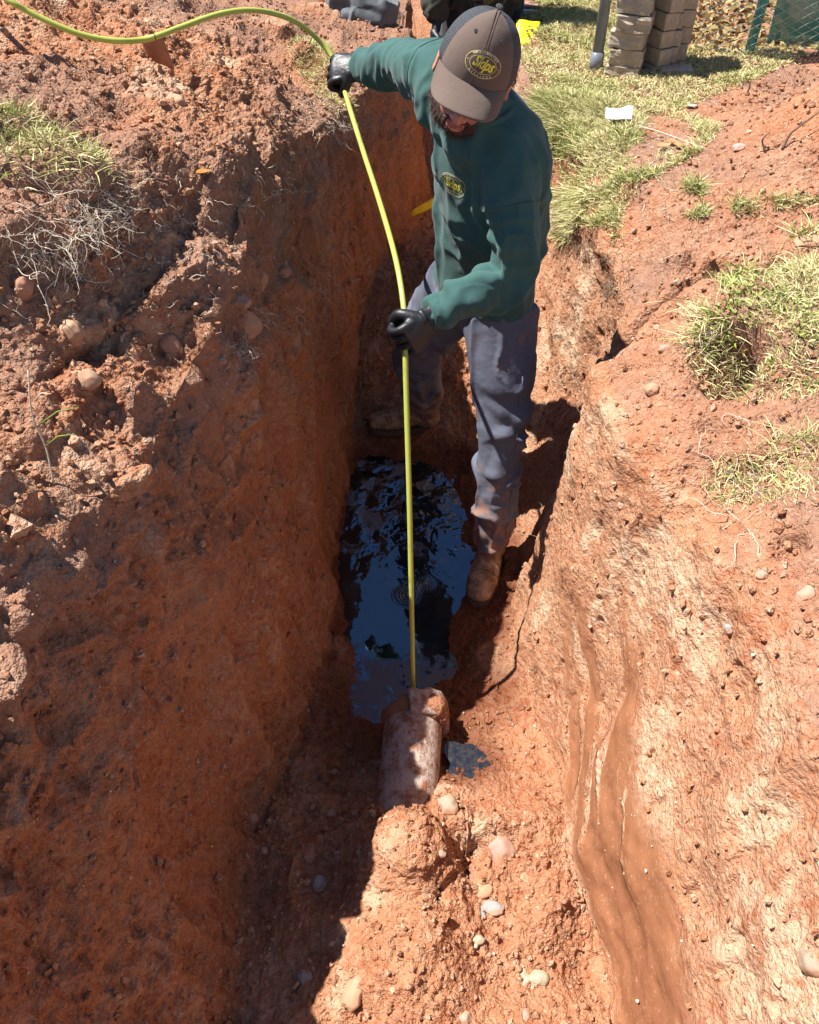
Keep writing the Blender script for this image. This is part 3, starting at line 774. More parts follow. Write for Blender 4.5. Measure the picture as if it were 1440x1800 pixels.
def fist(W, H, g, d, n, th, k=1.0, grow=0.0, back=None):
    """gripping hand: W wrist, H centre of the held hose, g along the knuckles, d wrist->knuckles, n palm side, th thumb side"""
    d = d.normalized(); g = (g - d * g.dot(d)).normalized(); n_ = g.cross(d)
    n = n_ if n_.dot(n) > 0 else -n_
    K = H - n * .025 - d * .004
    P = lambda a, b, c: K + d * a + g * b + n * c
    bk = (-d if back is None else back.normalized())
    pal = [W + bk * .045, W + bk * .012, W.lerp(K, .35), W.lerp(K, .7), K + d * .004]
    ra = [.030, .029, .038, .043, .042]; rb = [.026, .022, .020, .018, .014]
    parts = [limb([tuple(p) + (a * k + grow, b * k + grow) for p, a, b in zip(pal, ra, rb)], 5, 24, g)]
    for i, off in enumerate((.0325, .0108, -.0108, -.0325)):
        L = (.96, 1.06, 1.0, .84)[i]; o_ = off * th
        fr_ = (.0098, .0102, .0098, .0086)[i] * k + grow
        sp = 1.0
        pts = [(-.022, o_ * .9, .002), (0, o_, -.001), (.019 * L, o_ * 1.02, .006), (.028 * L, o_ * 1.0, .026), (.015 * L, o_ * .96, .047 * L), (-.008, o_ * .92, .050 * L), (-.020, o_ * .9, .040)]
        parts.append(limb([tuple(P(*q)) + (fr_ * (1.06 if j in (1, 3) else .97 - .02 * j),) for j, q in enumerate(pts)], 5, 14))
    tl = (K - W).length
    tp = [(-tl * .50, .018 * th, .006), (-tl * .30, .038 * th, .018), (-tl * .1, .052 * th, .032), (.008, .040 * th, .050), (.016, .022 * th, .060)]
    tr = [.017, .0155, .0125, .0115, .0095]
    parts.append(limb([tuple(P(*q)) + (r * k + grow,) for q, r in zip(tp, tr)], 5, 16))
    return parts

def boot(parent, heel, fdir, z, ankle_xy, shaft_top, tilt=0.0):
    f = Vector((fdir[0], fdir[1], 0)).normalized(); sd = Vector((-f.y, f.x, 0)); up = Vector((0, 0, 1))
    P = lambda a, b, c: Vector((heel[0], heel[1], z)) + f * a + sd * b + up * (c + tilt * a)
    parts = [limb([tuple(P(.045, 0, .062)) + (.046, .048), tuple(P(.10, 0, .070)) + (.042, .050), tuple(P(.16, 0, .055)) + (.046, .040), tuple(P(.215, 0, .047)) + (.047, .033), tuple(P(.255, 0, .042)) + (.040, .027)], 5, 24, sd),
             ell(P(.048, 0, .055), (.044, .050, .045), (sd, f, up))]
    an = Vector((ankle_xy[0], ankle_xy[1], z + .12))
    parts.append(limb([tuple(P(.06, 0, .06)) + (.046, .050), tuple(an) + (.047, .050), tuple(Vector((ankle_xy[0], ankle_xy[1], shaft_top))) + (.052, .054)], 5, 24, sd))
    b_ = blob('boot', parts, .004, M['boot'], parent, 3)
    V = read(b_); N = normals(b_)
    u = (V - np.array(P(0, 0, 0))) @ np.array(f); write(b_, V + N * (fbm(V, 35, 3, 9) * .0022 + .003 * (1 - 2 * np.abs(vnoise(np.stack([u * 55, V[:, 2] * 12, u * 0], -1), 1, 4))) * sstep(.10, .14, u) * (1 - sstep(.19, .22, u)))[:, None])
    # lugged sole
    out = []
    K = 40
    for k in range(K):
        a = 2 * math.pi * k / K; c, s_ = math.cos(a), math.sin(a)
        L = .15 + (.135 if True else 0) * c; w_ = (.046 if c < 0 else .052) * (abs(s_) ** .75) * (1 if s_ > 0 else -1) * (1 - .10 * math.exp(-((L - .12) / .05) ** 2))
        out.append((L, w_))
    V = []; F = []
    for lvl, (h, e) in enumerate(((0.0, .985), (.006, 1.0), (.020, 1.0), (.026, .95))):
        for (L, w_) in out: V.append(P(.15 + (L - .15) * e, w_ * e, h))
    for l in range(3):
        for k in range(K): F.append((l * K + k, l * K + (k + 1) % K, (l + 1) * K + (k + 1) % K, (l + 1) * K + k))
    F.append(tuple(range(K))[::-1]); F.append(tuple(3 * K + k for k in range(K)))
    so = pyobj('sole', V, F, M['sole'], b_)
    wl = [P(.15 + (L - .15) * 1.0, w_ * 1.0, .027) for (L, w_) in out]
    V, F = frame_tube(wl + [wl[0]], [.0032] * (K + 1), 8); pyobj('welt', V, F, M['sole'], b_)
    bvb = BVHTree.FromPolygons([v.co.copy() for v in b_.data.vertices], [tuple(p.vertices) for p in b_.data.polygons])
    for a_, sp_ in ((.205, .050), (.075, .055)):
        cc = []
        for q in np.linspace(-1, 1, 17):
            pp = P(a_ - .03 * q * q, q * sp_, .11 - .075 * q * q); cc.append(bvb.find_nearest(pp)[0])
        V, F = frame_tube(cc, [.0016] * 17, 6); pyobj('seam', V, F, M['sole'], b_)
    # laces
    for q in range(4):
        a = .10 + q * .022; h = .118 - q * .016
        c = [P(a, -.026, h - .012), P(a + .004, 0, h + .004), P(a + .008, .026, h - .012)]
        V, F = frame_tube([Vector(x.tolist()) for x in catmull([tuple(x) for x in c], 4)], [.0022] * 9, 8)
        pyobj('lace', V, F, M['sole'], b_)
    return b_

glyphs = {}
def glyph(txt, shear=0.0, bold=0.0):
    key = (txt, shear, bold)
    if key not in glyphs:
        cu = bpy.data.curves.new('t', 'FONT'); cu.body = txt; cu.size = 1; cu.shear = shear; cu.offset = bold; cu.align_x = 'CENTER'; cu.resolution_u = 3
        o = bpy.data.objects.new('t', cu); COL.objects.link(o); dg = bpy.context.evaluated_depsgraph_get()
        me = o.evaluated_get(dg).to_mesh()
        bm = bmesh.new(); bm.from_mesh(me); bmesh.ops.triangulate(bm, faces=bm.faces)
        for _ in range(2):
            ed = [e for e in bm.edges if e.calc_length() > .16]
            if ed: bmesh.ops.subdivide_edges(bm, edges=ed, cuts=1)
            bmesh.ops.triangulate(bm, faces=bm.faces)
        bm.verts.ensure_lookup_table()
        glyphs[key] = ([(v.co.x, v.co.y) for v in bm.verts], [tuple(v.index for v in f.verts) for f in bm.faces])
        bm.free(); o.evaluated_get(dg).to_mesh_clear(); bpy.data.objects.remove(o); bpy.data.curves.remove(cu)
    return glyphs[key]

def emblem(target, parent, O, ex, ey, half_w, back=None):
    """oval company badge: two rings, script word, arched lettering"""
    nrm = ex.cross(ey).normalized(); hw, hh = half_w, half_w * .66
    bvh = BVHTree.FromPolygons([v.co.copy() for v in target.data.vertices], [tuple(p.vertices) for p in target.data.polygons])
    V2 = []; F2 = []; MI = []; LV = []
    def add(v, f, m, lv=1.0):
        o = len(V2); V2.extend(v); F2.extend([tuple(i + o for i in q) for q in f]); MI.extend([m] * len(f)); LV.extend([lv] * len(v))
    def ring(a, b, wd, m):
        K = 96; v = []
        for k in range(K):
            t = 2 * math.pi * k / K; v += [(a * math.cos(t), b * math.sin(t)), ((a - wd) * math.cos(t), (b - wd) * math.sin(t))]
        add(v, [(2 * k, (2 * k + 2) % (2 * K), (2 * k + 3) % (2 * K), 2 * k + 1) for k in range(K)], m)
    def put(txt, x, y, size, rot, m, shear=0, bold=0, sx=1.0):
        v, f = glyph(txt, shear, bold); c, s_ = math.cos(rot), math.sin(rot)
        add([(x + size * (sx * a * c - b * s_), y + size * (sx * a * s_ + b * c)) for a, b in v], f, m)
    ring(hw, hh, hw * .035, 0); ring(hw * .76, hh * .68, hw * .03, 0)
    put('Skips', 0, -hh * .27, hw * .78, math.radians(-3), 1, .38, .028, .72)
    def arch(txt, a0, a1, top, size):
        for i, ch in enumerate(txt):
            t = math.radians(a0 + (a1 - a0) * (i + .5) / len(txt)); r = .885 if top else .875
            x, y = hw * r * math.cos(t), hh * r * math.sin(t)
            nx, ny = math.cos(t) / hw, math.sin(t) / hh; rot = math.atan2(ny, nx) - math.pi / 2
            if not top: rot += math.pi
            dx, dy = -math.sin(rot), math.cos(rot); h = size * .34
            put(ch, x - dx * h, y - dy * h, size, rot, 2, 0, .02)
    arch('WASTEWATER', 142, 38, True, hw * .185)
    arch('SERVICES', 222, 318, False, hw * .175)
    for sx in (-1, 1):
        K = 10; add([(sx * hw * .875 + hw * .03 * math.cos(2 * math.pi * k / K), hw * .03 * math.sin(2 * math.pi * k / K)) for k in range(K)], [tuple(range(K))], 2)
    V3 = []
    for (x, y) in V2:
        p0 = O + ex * x + ey * y + nrm * .08
        loc, no, i_, d_ = bvh.ray_cast(p0, -nrm, .2)
        if loc is None: loc = O + ex * x + ey * y; no = nrm
        if no.dot(nrm) < 0: no = -no
        V3.append(loc + no * .0011)
    o = pyobj('emblem', V3, F2, None, parent)
    for m in ('gold', 'yellow_thread', 'white_thread'): o.data.materials.append(M[m])
    o.data.polygons.foreach_set('material_index', MI)
    return o

# ---- the man in the trench
man_base = Vector((.16, 2.1, .03))
hC = pt(843, 103, 1.68)
hu = Vector((.27, -.34, .90)).normalized(); hf = Vector((-.28, -.87, -.41)); hf = (hf - hu * hf.dot(hu)).normalized(); hl = hu.cross(hf)
HP = lambda l, f, u: hC + hl * l + hf * f + hu * u
HRm = (hl, hf, hu)
head = [ell(HP(0, .000, -.006), (.071, .086, .078), HRm), ell(HP(0, .030, -.078), (.055, .058, .055), HRm), ell(HP(0, .066, -.112), (.026, .022, .018), HRm),
        ell(HP(.034, .066, -.055), (.026, .022, .024), HRm), ell(HP(-.034, .066, -.055), (.026, .022, .024), HRm), ell(HP(0, .080, -.018), (.050, .014, .012), HRm),
        limb([tuple(HP(0, .084, -.028)) + (.009,), tuple(HP(0, .100, -.048)) + (.010,), tuple(HP(0, .113, -.066)) + (.0125,)], 4, 14),
        ell(HP(.011, .100, -.070), (.009, .010, .008), HRm), ell(HP(-.011, .100, -.070), (.009, .010, .008), HRm),
        ell(HP(0, .084, -.088), (.025, .014, .008), HRm), ell(HP(0, .083, -.097), (.022, .013, .007), HRm)]
for sx in (1, -1):
    head += [ell(HP(sx * .079, -.008, -.040), (.006, .017, .028), (hl * .9 + hf * .35 * -sx, hf, hu)), ell(HP(sx * .080, -.004, -.060), (.006, .010, .012), HRm)]
neck_b = Vector((.155, 1.885, 1.44))
head.append(limb([tuple(HP(0, -.012, -.05)) + (.058,), tuple(HP(0, -.02, -.10)) + (.056,), tuple(neck_b) + (.062,)], 4, 20))
sv = Vector((-.53, .85, .0)).normalized(); fb = Vector((-.82, -.54, 0)).normalized()
sv_t = Vector((-.50, .80, .30)).normalized()
torso_n = [(.205, 2.045, .93, .168, .122), (.207, 2.03, 1.04, .160, .120), (.205, 2.00, 1.16, .160, .121), (.195, 1.965, 1.28, .170, .122), (.180, 1.935, 1.37, .172, .114), (.165, 1.905, 1.435, .135, .090), (.155, 1.885, 1.475, .075, .066)]
armR = [(.13, 1.95, 1.41, .080), (.07, 2.03, 1.465, .076), (.025, 2.15, 1.455, .066), (-.02, 2.28, 1.43, .059), (-.065, 2.37, 1.40, .053), (-.112, 2.450, 1.372, .043)]
HRt = pt(596, 130, 2.30)
wristR = Vector((-.118, 2.462, 1.368))
HLt = pt(714, 590, 1.925)
dL = Vector((-.78, -.35, -.42)).normalized(); wristL = HLt - dL * .088
armL = [(.20, 1.86, 1.385, .078), (.222, 1.80, 1.335, .068), (.238, 1.755, 1.25, .062), (.250, 1.742, 1.165, .057), (.228, 1.738, 1.122, .056), (.15, 1.715, 1.105, .052), tuple(wristL + Vector((.012, .004, .006))) + (.041,)]
def shrink(nodes, k): return [tuple(q[:3]) + tuple(r * k for r in q[3:]) for q in nodes]
legL = [(.245, 1.995, .90, .108), (.262, 1.93, .72, .092), (.270, 1.872, .52, .076), (.270, 1.845, .33, .071), (.272, 1.842, .125, .067)]
legR = [(.145, 2.11, .90, .108), (.078, 2.215, .72, .090), (.022, 2.33, .535, .076), (.035, 2.42, .36, .070), (.062, 2.52, .17, .066)]
def tube_flat(nodes, n, seg, up):
    s_ = catmull([tuple(q) for q in nodes], n); return frame_tube([Vector(q[:3].tolist()) for q in s_], [(q[3], q[4]) for q in s_], seg, up)
gR = (pt(583, 98, 2.31) - pt(606, 160, 2.285)).normalized(); dR = (HRt - wristR).normalized()
away = Vector((0, .75, -.65)); bkR = Vector((.055, -.08, .03)); bkL = Vector((.10, .035, .015))
gL = Vector((0, .2, 1)).normalized()
body_parts = head + [tube_flat(shrink(torso_n, .74), 5, 28, sv), limb(shrink(armR, .62), 4, 16), limb(shrink(armL, .62), 4, 16), limb(shrink(legL, .60), 4, 18), limb(shrink(legR, .56), 4, 18),
    ell((.2, 2.05, .90), (.115, .08, .09), (sv, fb, Vector((0, 0, 1))))]
body_parts += fist(wristR, HRt, gR, dR, away, -1, .72, 0, bkR) + fist(wristL, HLt, gL, dL, away, 1, .72, 0, bkL)
body_parts += [limb([(.272, 1.842, .16, .04), (.275, 1.86, .075, .032), (.235, 1.74, .055, .026)], 4, 14), limb([(.062, 2.52, .2, .04), (.06, 2.50, .13, .032), (-.09, 2.49, .11, .026)], 4, 14)]
man = blob('person', body_parts, .0036, M['skin'], None, 3)
tag(man, 'bearded man in green shirt and grey trousers standing in the trench feeding the hose', 'person')
for sx in (1, -1): 
    V, F = ell(HP(sx * .031, .078, -.034), (.011, .011, .011), HRm, 16); pyobj('eye', V, F, M['eye'], man)
V, F = join([ell(HP(0, .093, -.088), (.021, .007, .005), HRm), ell(HP(0, .091, -.097), (.018, .0075, .0055), HRm)]); pyobj('lips', V, F, M['lip'], man)
# shirt
shirt = blob('shirt', [tube_flat(torso_n, 6, 36, sv), limb(armR, 5, 22), limb(armL, 5, 22), limb([tuple(neck_b + Vector((0, 0, -.05))) + (.085,), tuple(neck_b + Vector((-.002, -.008, .022))) + (.066,)], 3, 22)], .0050, M['shirt'], man, 5)
vm = lambda V: sstep(.88, 1.02, V[:, 2]) * (1 - .5 * sstep(1.36, 1.46, V[:, 2]))
drape(shirt, (12, 12, 3.0), .0100, 41, vm)
drape(shirt, (7, 10, 6), .0070, 47, vm)
drape(shirt, (20, 20, 9), .0035, 49, vm)
wrinkle(shirt, [q[:3] for q in armR], 27, .0085, 5, .11, .06, .62)
wrinkle(shirt, [q[:3] for q in armL], 30, .0080, 8, .095, .12, .60)
wrinkle(shirt, [q[:3] for q in armL], 60, .0030, 18, .095, .34, .60)
relax(shirt, 5)
for W_, bk_, r_ in ((wristR, bkR.normalized(), .041), (wristL + Vector((.012, .004, .006)), bkL.normalized(), .040)):
    V, F = frame_tube([W_ - bk_ * .030, W_ - bk_ * .028, W_ - bk_ * .012, W_ + bk_ * .010], [r_ * .86, r_ * .93, r_ * .96, r_ * .9], 40)
    pyobj('cuff', V, F, M['shirt'], shirt)
nk = [neck_b + Vector((.062 * math.cos(a) * 1.1, .062 * math.sin(a) * 1.1 - .004, .030 - .018 * math.sin(-a))) for a in np.linspace(0, 2 * math.pi, 40)]
V, F = frame_tube(nk, [.008] * 40, 10); pyobj('collar', V, F, M['shirt'], shirt)
bvs = BVHTree.FromPolygons([v.co.copy() for v in shirt.data.vertices], [tuple(p.vertices) for p in shirt.data.polygons])
for a_, b_s, t_ in ((armL[1], armL[2], .55), (armR[1], armR[2], .25)):
    c0 = Vector(a_[:3]).lerp(Vector(b_s[:3]), t_); dd = (Vector(b_s[:3]) - Vector(a_[:3])).normalized(); u_ = dd.orthogonal().normalized(); v_ = dd.cross(u_); rr = []
    for k in range(49):
        an_ = 2 * math.pi * k / 48; h_ = bvs.ray_cast(c0 + (u_ * math.cos(an_) + v_ * math.sin(an_)) * .14, -(u_ * math.cos(an_) + v_ * math.sin(an_)))
        if h_[0] is not None and (h_[0] - c0).length < .095: rr.append(h_[0] + h_[1] * .0006)
        else:
            if len(rr) > 4:
                V, F = frame_tube(rr, [.0017] * len(rr), 6); pyobj('seam', V, F, M['shirt'], shirt)
            rr = []
    if len(rr) > 4:
        V, F = frame_tube(rr, [.0017] * len(rr), 6); pyobj('seam', V, F, M['shirt'], shirt)
# trousers
tr = blob('trousers', [ell((.2, 2.05, .925), (.150, .112, .15), (sv, fb, Vector((0, 0, 1)))), tube_flat([q + (q[3],) for q in legL], 6, 26, (1, 0, 0)), tube_flat([q + (q[3],) for q in legR], 6, 26, (1, 0, 0))], .0050, M['trousers'], man, 5)
wrinkle(tr, [q[:3] for q in legL], 15, .0135, 21, .13, .22, .92, 5)
wrinkle(tr, [q[:3] for q in legR], 15, .013, 25, .13, .15, .85, 5)
drape(tr, (14, 14, 3.5), .0060, 61)
relax(tr, 3)
# outseam stitched down the near leg
sl = catmull([(q[0] + q[3] * .55, q[1] - q[3] * .86, q[2]) for q in legL], 8)
bv = BVHTree.FromPolygons([v.co.copy() for v in tr.data.vertices], [tuple(p.vertices) for p in tr.data.polygons])
sp = []
for q in sl[6:]:
    loc = bv.find_nearest(Vector(q.tolist()))[0]; sp.append(loc)
V, F = frame_tube(sp, [.0022] * len(sp), 8); pyobj('seam', V, F, M['trousers'], tr)
# gloves
gl1 = blob('glove', fist(wristR, HRt, gR, dR, away, -1, 1, 0, bkR), .0019, M['glove'], man, 3)
gl2 = blob('glove', fist(wristL, HLt, gL, dL, away, 1, 1, 0, bkL), .0019, M['glove'], man, 3)
wrinkle(gl1, [tuple(wristR - dR * .05), tuple(wristR + dR * .05)], 130, .0016, 3, .06, 0, .085, 3)
wrinkle(gl2, [tuple(wristL - dL * .05), tuple(wristL + dL * .05)], 130, .0016, 6, .06, 0, .085, 3)
# boots
bt1 = boot(man, (.292, 1.925), (-.27, -.96), ground_z(.25, 1.78) - .002, (.274, 1.85), .19)
bt2 = boot(man, (.118, 2.515), (-1, -.09), ground_z(.0, 2.50) - .004, (.064, 2.515), .25)
# beard and hair
br = blob('beard', [ell(HP(0, .044, -.100), (.048, .036, .026), HRm), ell(HP(0, .068, -.118), (.030, .020, .018), HRm), limb([tuple(HP(.062, .004, -.045)) + (.011,), tuple(HP(.056, .03, -.085)) + (.018,), tuple(HP(.03, .06, -.112)) + (.02,)], 4, 14),
     limb([tuple(HP(-.062, .004, -.045)) + (.011,), tuple(HP(-.056, .03, -.085)) + (.018,), tuple(HP(-.03, .06, -.112)) + (.02,)], 4, 14), limb([tuple(HP(.027, .084, -.092)) + (.006,), tuple(HP(.012, .094, -.081)) + (.005,), tuple(HP(-.012, .094, -.081)) + (.005,), tuple(HP(-.027, .084, -.092)) + (.006,)], 4, 10)], .0028, M['hair'], man, 2)
Vb = read(br); Nb = normals(br); sel = rng.choice(len(Vb), 2600)
down = np.array(hf * .25 - hu * 1.0)
cur = []; rad = []
for k in sel:
    p = Vb[k]; n_ = Nb[k]; L = rng.uniform(.003, .009); v = n_ * .6 + down * .7 + rng.normal(0, .25, 3)
    cur.append(np.array([p, p + v * L * .5, p + (v + down * .4) * L])); rad.append(np.array([.0005, .0004, .0001]))
V, F = tubes_np(cur, rad, 3); mesh_np('whiskers', V, F, M['hair'], br)
hr = blob('hair', [ell(HP(0, -.028, -.028), (.074, .072, .060), HRm)], .004, M['hair'], man, 1)
# cap
capV = []; capF = []; MI = []
A_, B_ = 48, 20
def crown(th, ph, off=0):
    """th around (0 = front), ph 0 at rim .. 90 top"""
    c, s_ = math.cos(ph), math.sin(ph)
    ex_ = 1 if True else 0
    rf = .101 if math.cos(th) > 0 else .104
    e = .86 if math.cos(th) > 0 else 1.0
    cc = max(c, 0) ** e
    seam = .0012 * math.exp(-((abs(((th + math.pi / 6 * 0) % (math.pi / 3)) - 0) if True else 0) / .02) ** 2)
    l = (.0835 + off) * math.sin(th) * cc; f = (rf + off) * math.cos(th) * cc; u_ = (.112 + off) * s_
    return HP(l, f - .004, u_ - .012 + .010 * math.cos(th))
for j in range(B_):
    for k in range(A_):
        th = 2 * math.pi * k / A_
        seam = min((th % (math.pi / 3)), math.pi / 3 - (th % (math.pi / 3)))
        capV.append(crown(th, math.pi / 2 * j / B_, .0 - .0012 * math.exp(-(seam / .03) ** 2)))
capV.append(crown(0, math.pi / 2)); tp_ = len(capV) - 1
for j in range(B_ - 1):
    for k in range(A_):
        capF.append((j * A_ + k, j * A_ + (k + 1) % A_, (j + 1) * A_ + (k + 1) % A_, (j + 1) * A_ + k))
        th = (k + .5) / A_ * 360; MI.append(0 if (th < 62 or th > 298) else 1)
for k in range(A_):
    capF.append(((B_ - 1) * A_ + k, (B_ - 1) * A_ + (k + 1) % A_, tp_)); th = (k + .5) / A_ * 360; MI.append(0 if (th < 62 or th > 298) else 1)
cap = pyobj('cap', capV, capF, None, man)
cap.data.materials.append(M['cap_front']); cap.data.materials.append(M['cap_mesh']); cap.data.polygons.foreach_set('material_index', MI)
sdm = cap.modifiers.new('thick', 'SOLIDIFY'); sdm.thickness = .0022; sdm.offset = -1
bV = []; bF = []
NA, NR = 40, 16
for i in range(NR + 1):
    r = i / NR
    for k in range(NA + 1):
        a = -1 + 2 * k / NA; th = a * math.radians(64)
        L = .080 * (1 - abs(a) ** 4.5) ** .55 if abs(a) < 1 else 0
        l = .083 * math.sin(th) * (1 + .02 * r) ; f = .098 * math.cos(th) - .004 + L * r
        u_ = -.004 + .010 * math.cos(th) - .012 * r - .020 * r * abs(a) ** 2 - .010 * abs(a) ** 2
        rip = .0004 * math.sin(r * 44)
        bV.append(HP(l, f, u_ + rip))
for i in range(NR):
    for k in range(NA):
        a = i * (NA + 1) + k; bF.append((a, a + 1, a + NA + 2, a + NA + 1))
brim = pyobj('brim', bV, bF, M['cap_front'], cap)
q = brim.modifiers.new('thick', 'SOLIDIFY'); q.thickness = .0032; q.offset = 0
V, F = ell(crown(0, math.pi / 2) + hu * .001, (.008, .008, .004), HRm, 20); pyobj('button', V, F, M['cap_mesh'], cap)
for th in (math.radians(30), math.radians(-30)):
    p = crown(th, math.radians(52), .0012); n_ = (p - hC).normalized(); x_ = n_.orthogonal().normalized(); y_ = n_.cross(x_)
    V = []; F = []
    for k in range(16):
        for m in range(6):
            a, b = 2 * math.pi * k / 16, 2 * math.pi * m / 6
            V.append(p + (x_ * math.cos(a) + y_ * math.sin(a)) * (.0028 + .0009 * math.cos(b)) + n_ * (.0009 * math.sin(b)))
    for k in range(16):
        for m in range(6): F.append((k * 6 + m, ((k + 1) % 16) * 6 + m, ((k + 1) % 16) * 6 + (m + 1) % 6, k * 6 + (m + 1) % 6))
    pyobj('eyelet', V, F, M['cap_mesh'], cap)
# centre seam of the cap
cs = [crown(0, math.radians(a), .0006) for a in np.linspace(2, 88, 30)]
for dl in (-.003, .003):
    V, F = frame_tube([c + hl * dl for c in cs], [.0005] * 30, 6); pyobj('stitching', V, F, M['cap_front'], cap)
en = (crown(0, math.radians(28)) - crown(0, math.radians(28), -.01)).normalized()
e_c = crown(math.radians(6), math.radians(27)); ey_ = (crown(0, math.radians(40)) - crown(0, math.radians(14))).normalized(); ex_ = hl
emblem(cap, cap, e_c, ex_, (ey_ - ex_ * ey_.dot(ex_)).normalized(), .036)
# chest badge, on the wearer's left breast seen obliquely
ch = pt(795, 325, 1.82); ch_n = (fb + Vector((0, 0, .12))).normalized()
bsh = BVHTree.FromPolygons([v.co.copy() for v in shirt.data.vertices], [tuple(p.vertices) for p in shirt.data.polygons])
cdir = (pt(795, 325, 2) - Vector((0, 0, CAM_Z))).normalized(); loc, no, _, _ = bsh.ray_cast(Vector((0, 0, CAM_Z)), cdir)
if loc is not None:
    ey_ = (Vector((0, 0, 1)) - no * no.z).normalized(); ex_ = ey_.cross(no).normalized()
    emblem(shirt, shirt, loc, ex_, ey_, .042)
for o_ in [man]:
    write(o_, read(o_) - np.array(man_base, np.float32)); o_.location = man_base
for o_ in man.children: o_.location = -man_base
#@@REST
# ---- the second man further back, standing in the far end of the trench
b2 = Vector((.33, 4.32, ground_z(.33, 4.32)))
Q = lambda x, y, z: (b2.x + x, b2.y + y, b2.z + z)
M['jacket'] = fabric('olive_jacket', c4(.050, .050, .040), .25, .85, 500, sheen=.1)
M['dark_jeans'] = fabric('dark_jeans', c4(.02, .022, .032), .2, .9, 800)
t2 = [Q(0, .02, .78) + (.19, .13), Q(0, .0, .95) + (.185, .13), Q(0, -.03, 1.12) + (.19, .13), Q(0, -.06, 1.28) + (.20, .125), Q(0, -.08, 1.40) + (.17, .10), Q(0, -.09, 1.47) + (.08, .07)]
aR2 = [Q(-.15, -.06, 1.37) + (.085,), Q(-.205, -.06, 1.25) + (.075,), Q(-.225, -.06, 1.06) + (.062,), Q(-.215, -.11, .90) + (.055,), Q(-.205, -.15, .80) + (.045,)]
aL2 = [Q(.15, -.06, 1.37) + (.085,), Q(.21, -.06, 1.22) + (.075,), Q(.235, -.10, 1.05) + (.062,), Q(.16, -.22, .95) + (.055,), Q(.07, -.28, .93) + (.045,)]
g2 = [Q(-.09, .02, .80) + (.105, .105), Q(-.11, 0, .45) + (.08, .08), Q(-.12, .02, .10) + (.065, .065)]
g3 = [Q(.09, .02, .80) + (.105, .105), Q(.11, 0, .45) + (.08, .08), Q(.12, .02, .10) + (.065, .065)]
X3, Y3, Z3 = Vector((1, 0, 0)), Vector((0, 1, 0)), Vector((0, 0, 1))
h2 = [ell(Q(0, -.12, 1.64), (.074, .092, .095)), ell(Q(0, -.15, 1.565), (.054, .056, .055)), ell(Q(0, -.235, 1.60), (.014, .02, .02)), ell(Q(.077, -.11, 1.60), (.008, .018, .028)), ell(Q(-.077, -.11, 1.60), (.008, .018, .028)), limb([Q(0, -.10, 1.58) + (.055,), Q(0, -.08, 1.42) + (.06,)], 4, 18)]
W1, H1 = Vector(Q(-.205, -.16, .78)), Vector(Q(-.20, -.19, .70)); W2, H2 = Vector(Q(.05, -.285, .93)), Vector(Q(-.03, -.31, .92))
fp = fist(W1, H1, Vector((0, 1, 0)), H1 - W1, Vector((1, 0, 0)), -1) + fist(W2, H2, Vector((0, 0, 1)), H2 - W2, Vector((0, 1, 0)), 1)
p2 = blob('person', h2 + fist(W1, H1, Vector((0, 1, 0)), H1 - W1, Vector((1, 0, 0)), -1, .72) + fist(W2, H2, Vector((0, 0, 1)), H2 - W2, Vector((0, 1, 0)), 1, .72) + [tube_flat(shrink(t2, .8), 5, 24, X3), limb(shrink(aR2, .6), 4, 14), limb(shrink(aL2, .6), 4, 14), tube_flat(shrink(g2, .7), 4, 14, X3), tube_flat(shrink(g3, .7), 4, 14, X3)], .006, M['skin'], None, 3)
tag(p2, 'man in dark olive jacket standing far back in the trench, mostly hidden behind the cap', 'person')
jk = blob('jacket', [tube_flat(t2, 5, 32, X3), limb(aR2, 5, 20), limb(aL2, 5, 20)], .007, M['jacket'], p2, 4)
wrinkle(jk, [q[:3] for q in aR2], 26, .012, 5, .12, .1, .7); wrinkle(jk, [q[:3] for q in aL2], 26, .012, 8, .12, .1, .7); drape(jk, (14, 14, 6), .010, 3)
blob('trousers', [tube_flat(g2, 5, 22, X3), tube_flat(g3, 5, 22, X3), ell(Q(0, .02, .86), (.17, .12, .12))], .008, M['dark_jeans'], p2, 4)
blob('hair', [ell(Q(0, -.10, 1.665), (.079, .090, .090))], .006, M['hair'], p2, 2)
for W_, H_, g_, n_, t_ in ((W1, H1, Vector((0, 1, 0)), Vector((1, 0, 0)), -1), (W2, H2, Vector((0, 0, 1)), Vector((0, 1, 0)), 1)):
    blob('glove', fist(W_, H_, g_, H_ - W_, n_, t_), .003, M['glove'], p2, 3)
for sx in (-.12, .12): boot(p2, (b2.x + sx, b2.y + .09), (sx * .8, -1), b2.z - .01, (b2.x + sx, b2.y + .02), b2.z + .18)
M['red'] = simple('red_plastic', c4(.55, .05, .035), .4)
M['whitep'] = simple('white_plastic', c4(.62, .60, .56), .5)
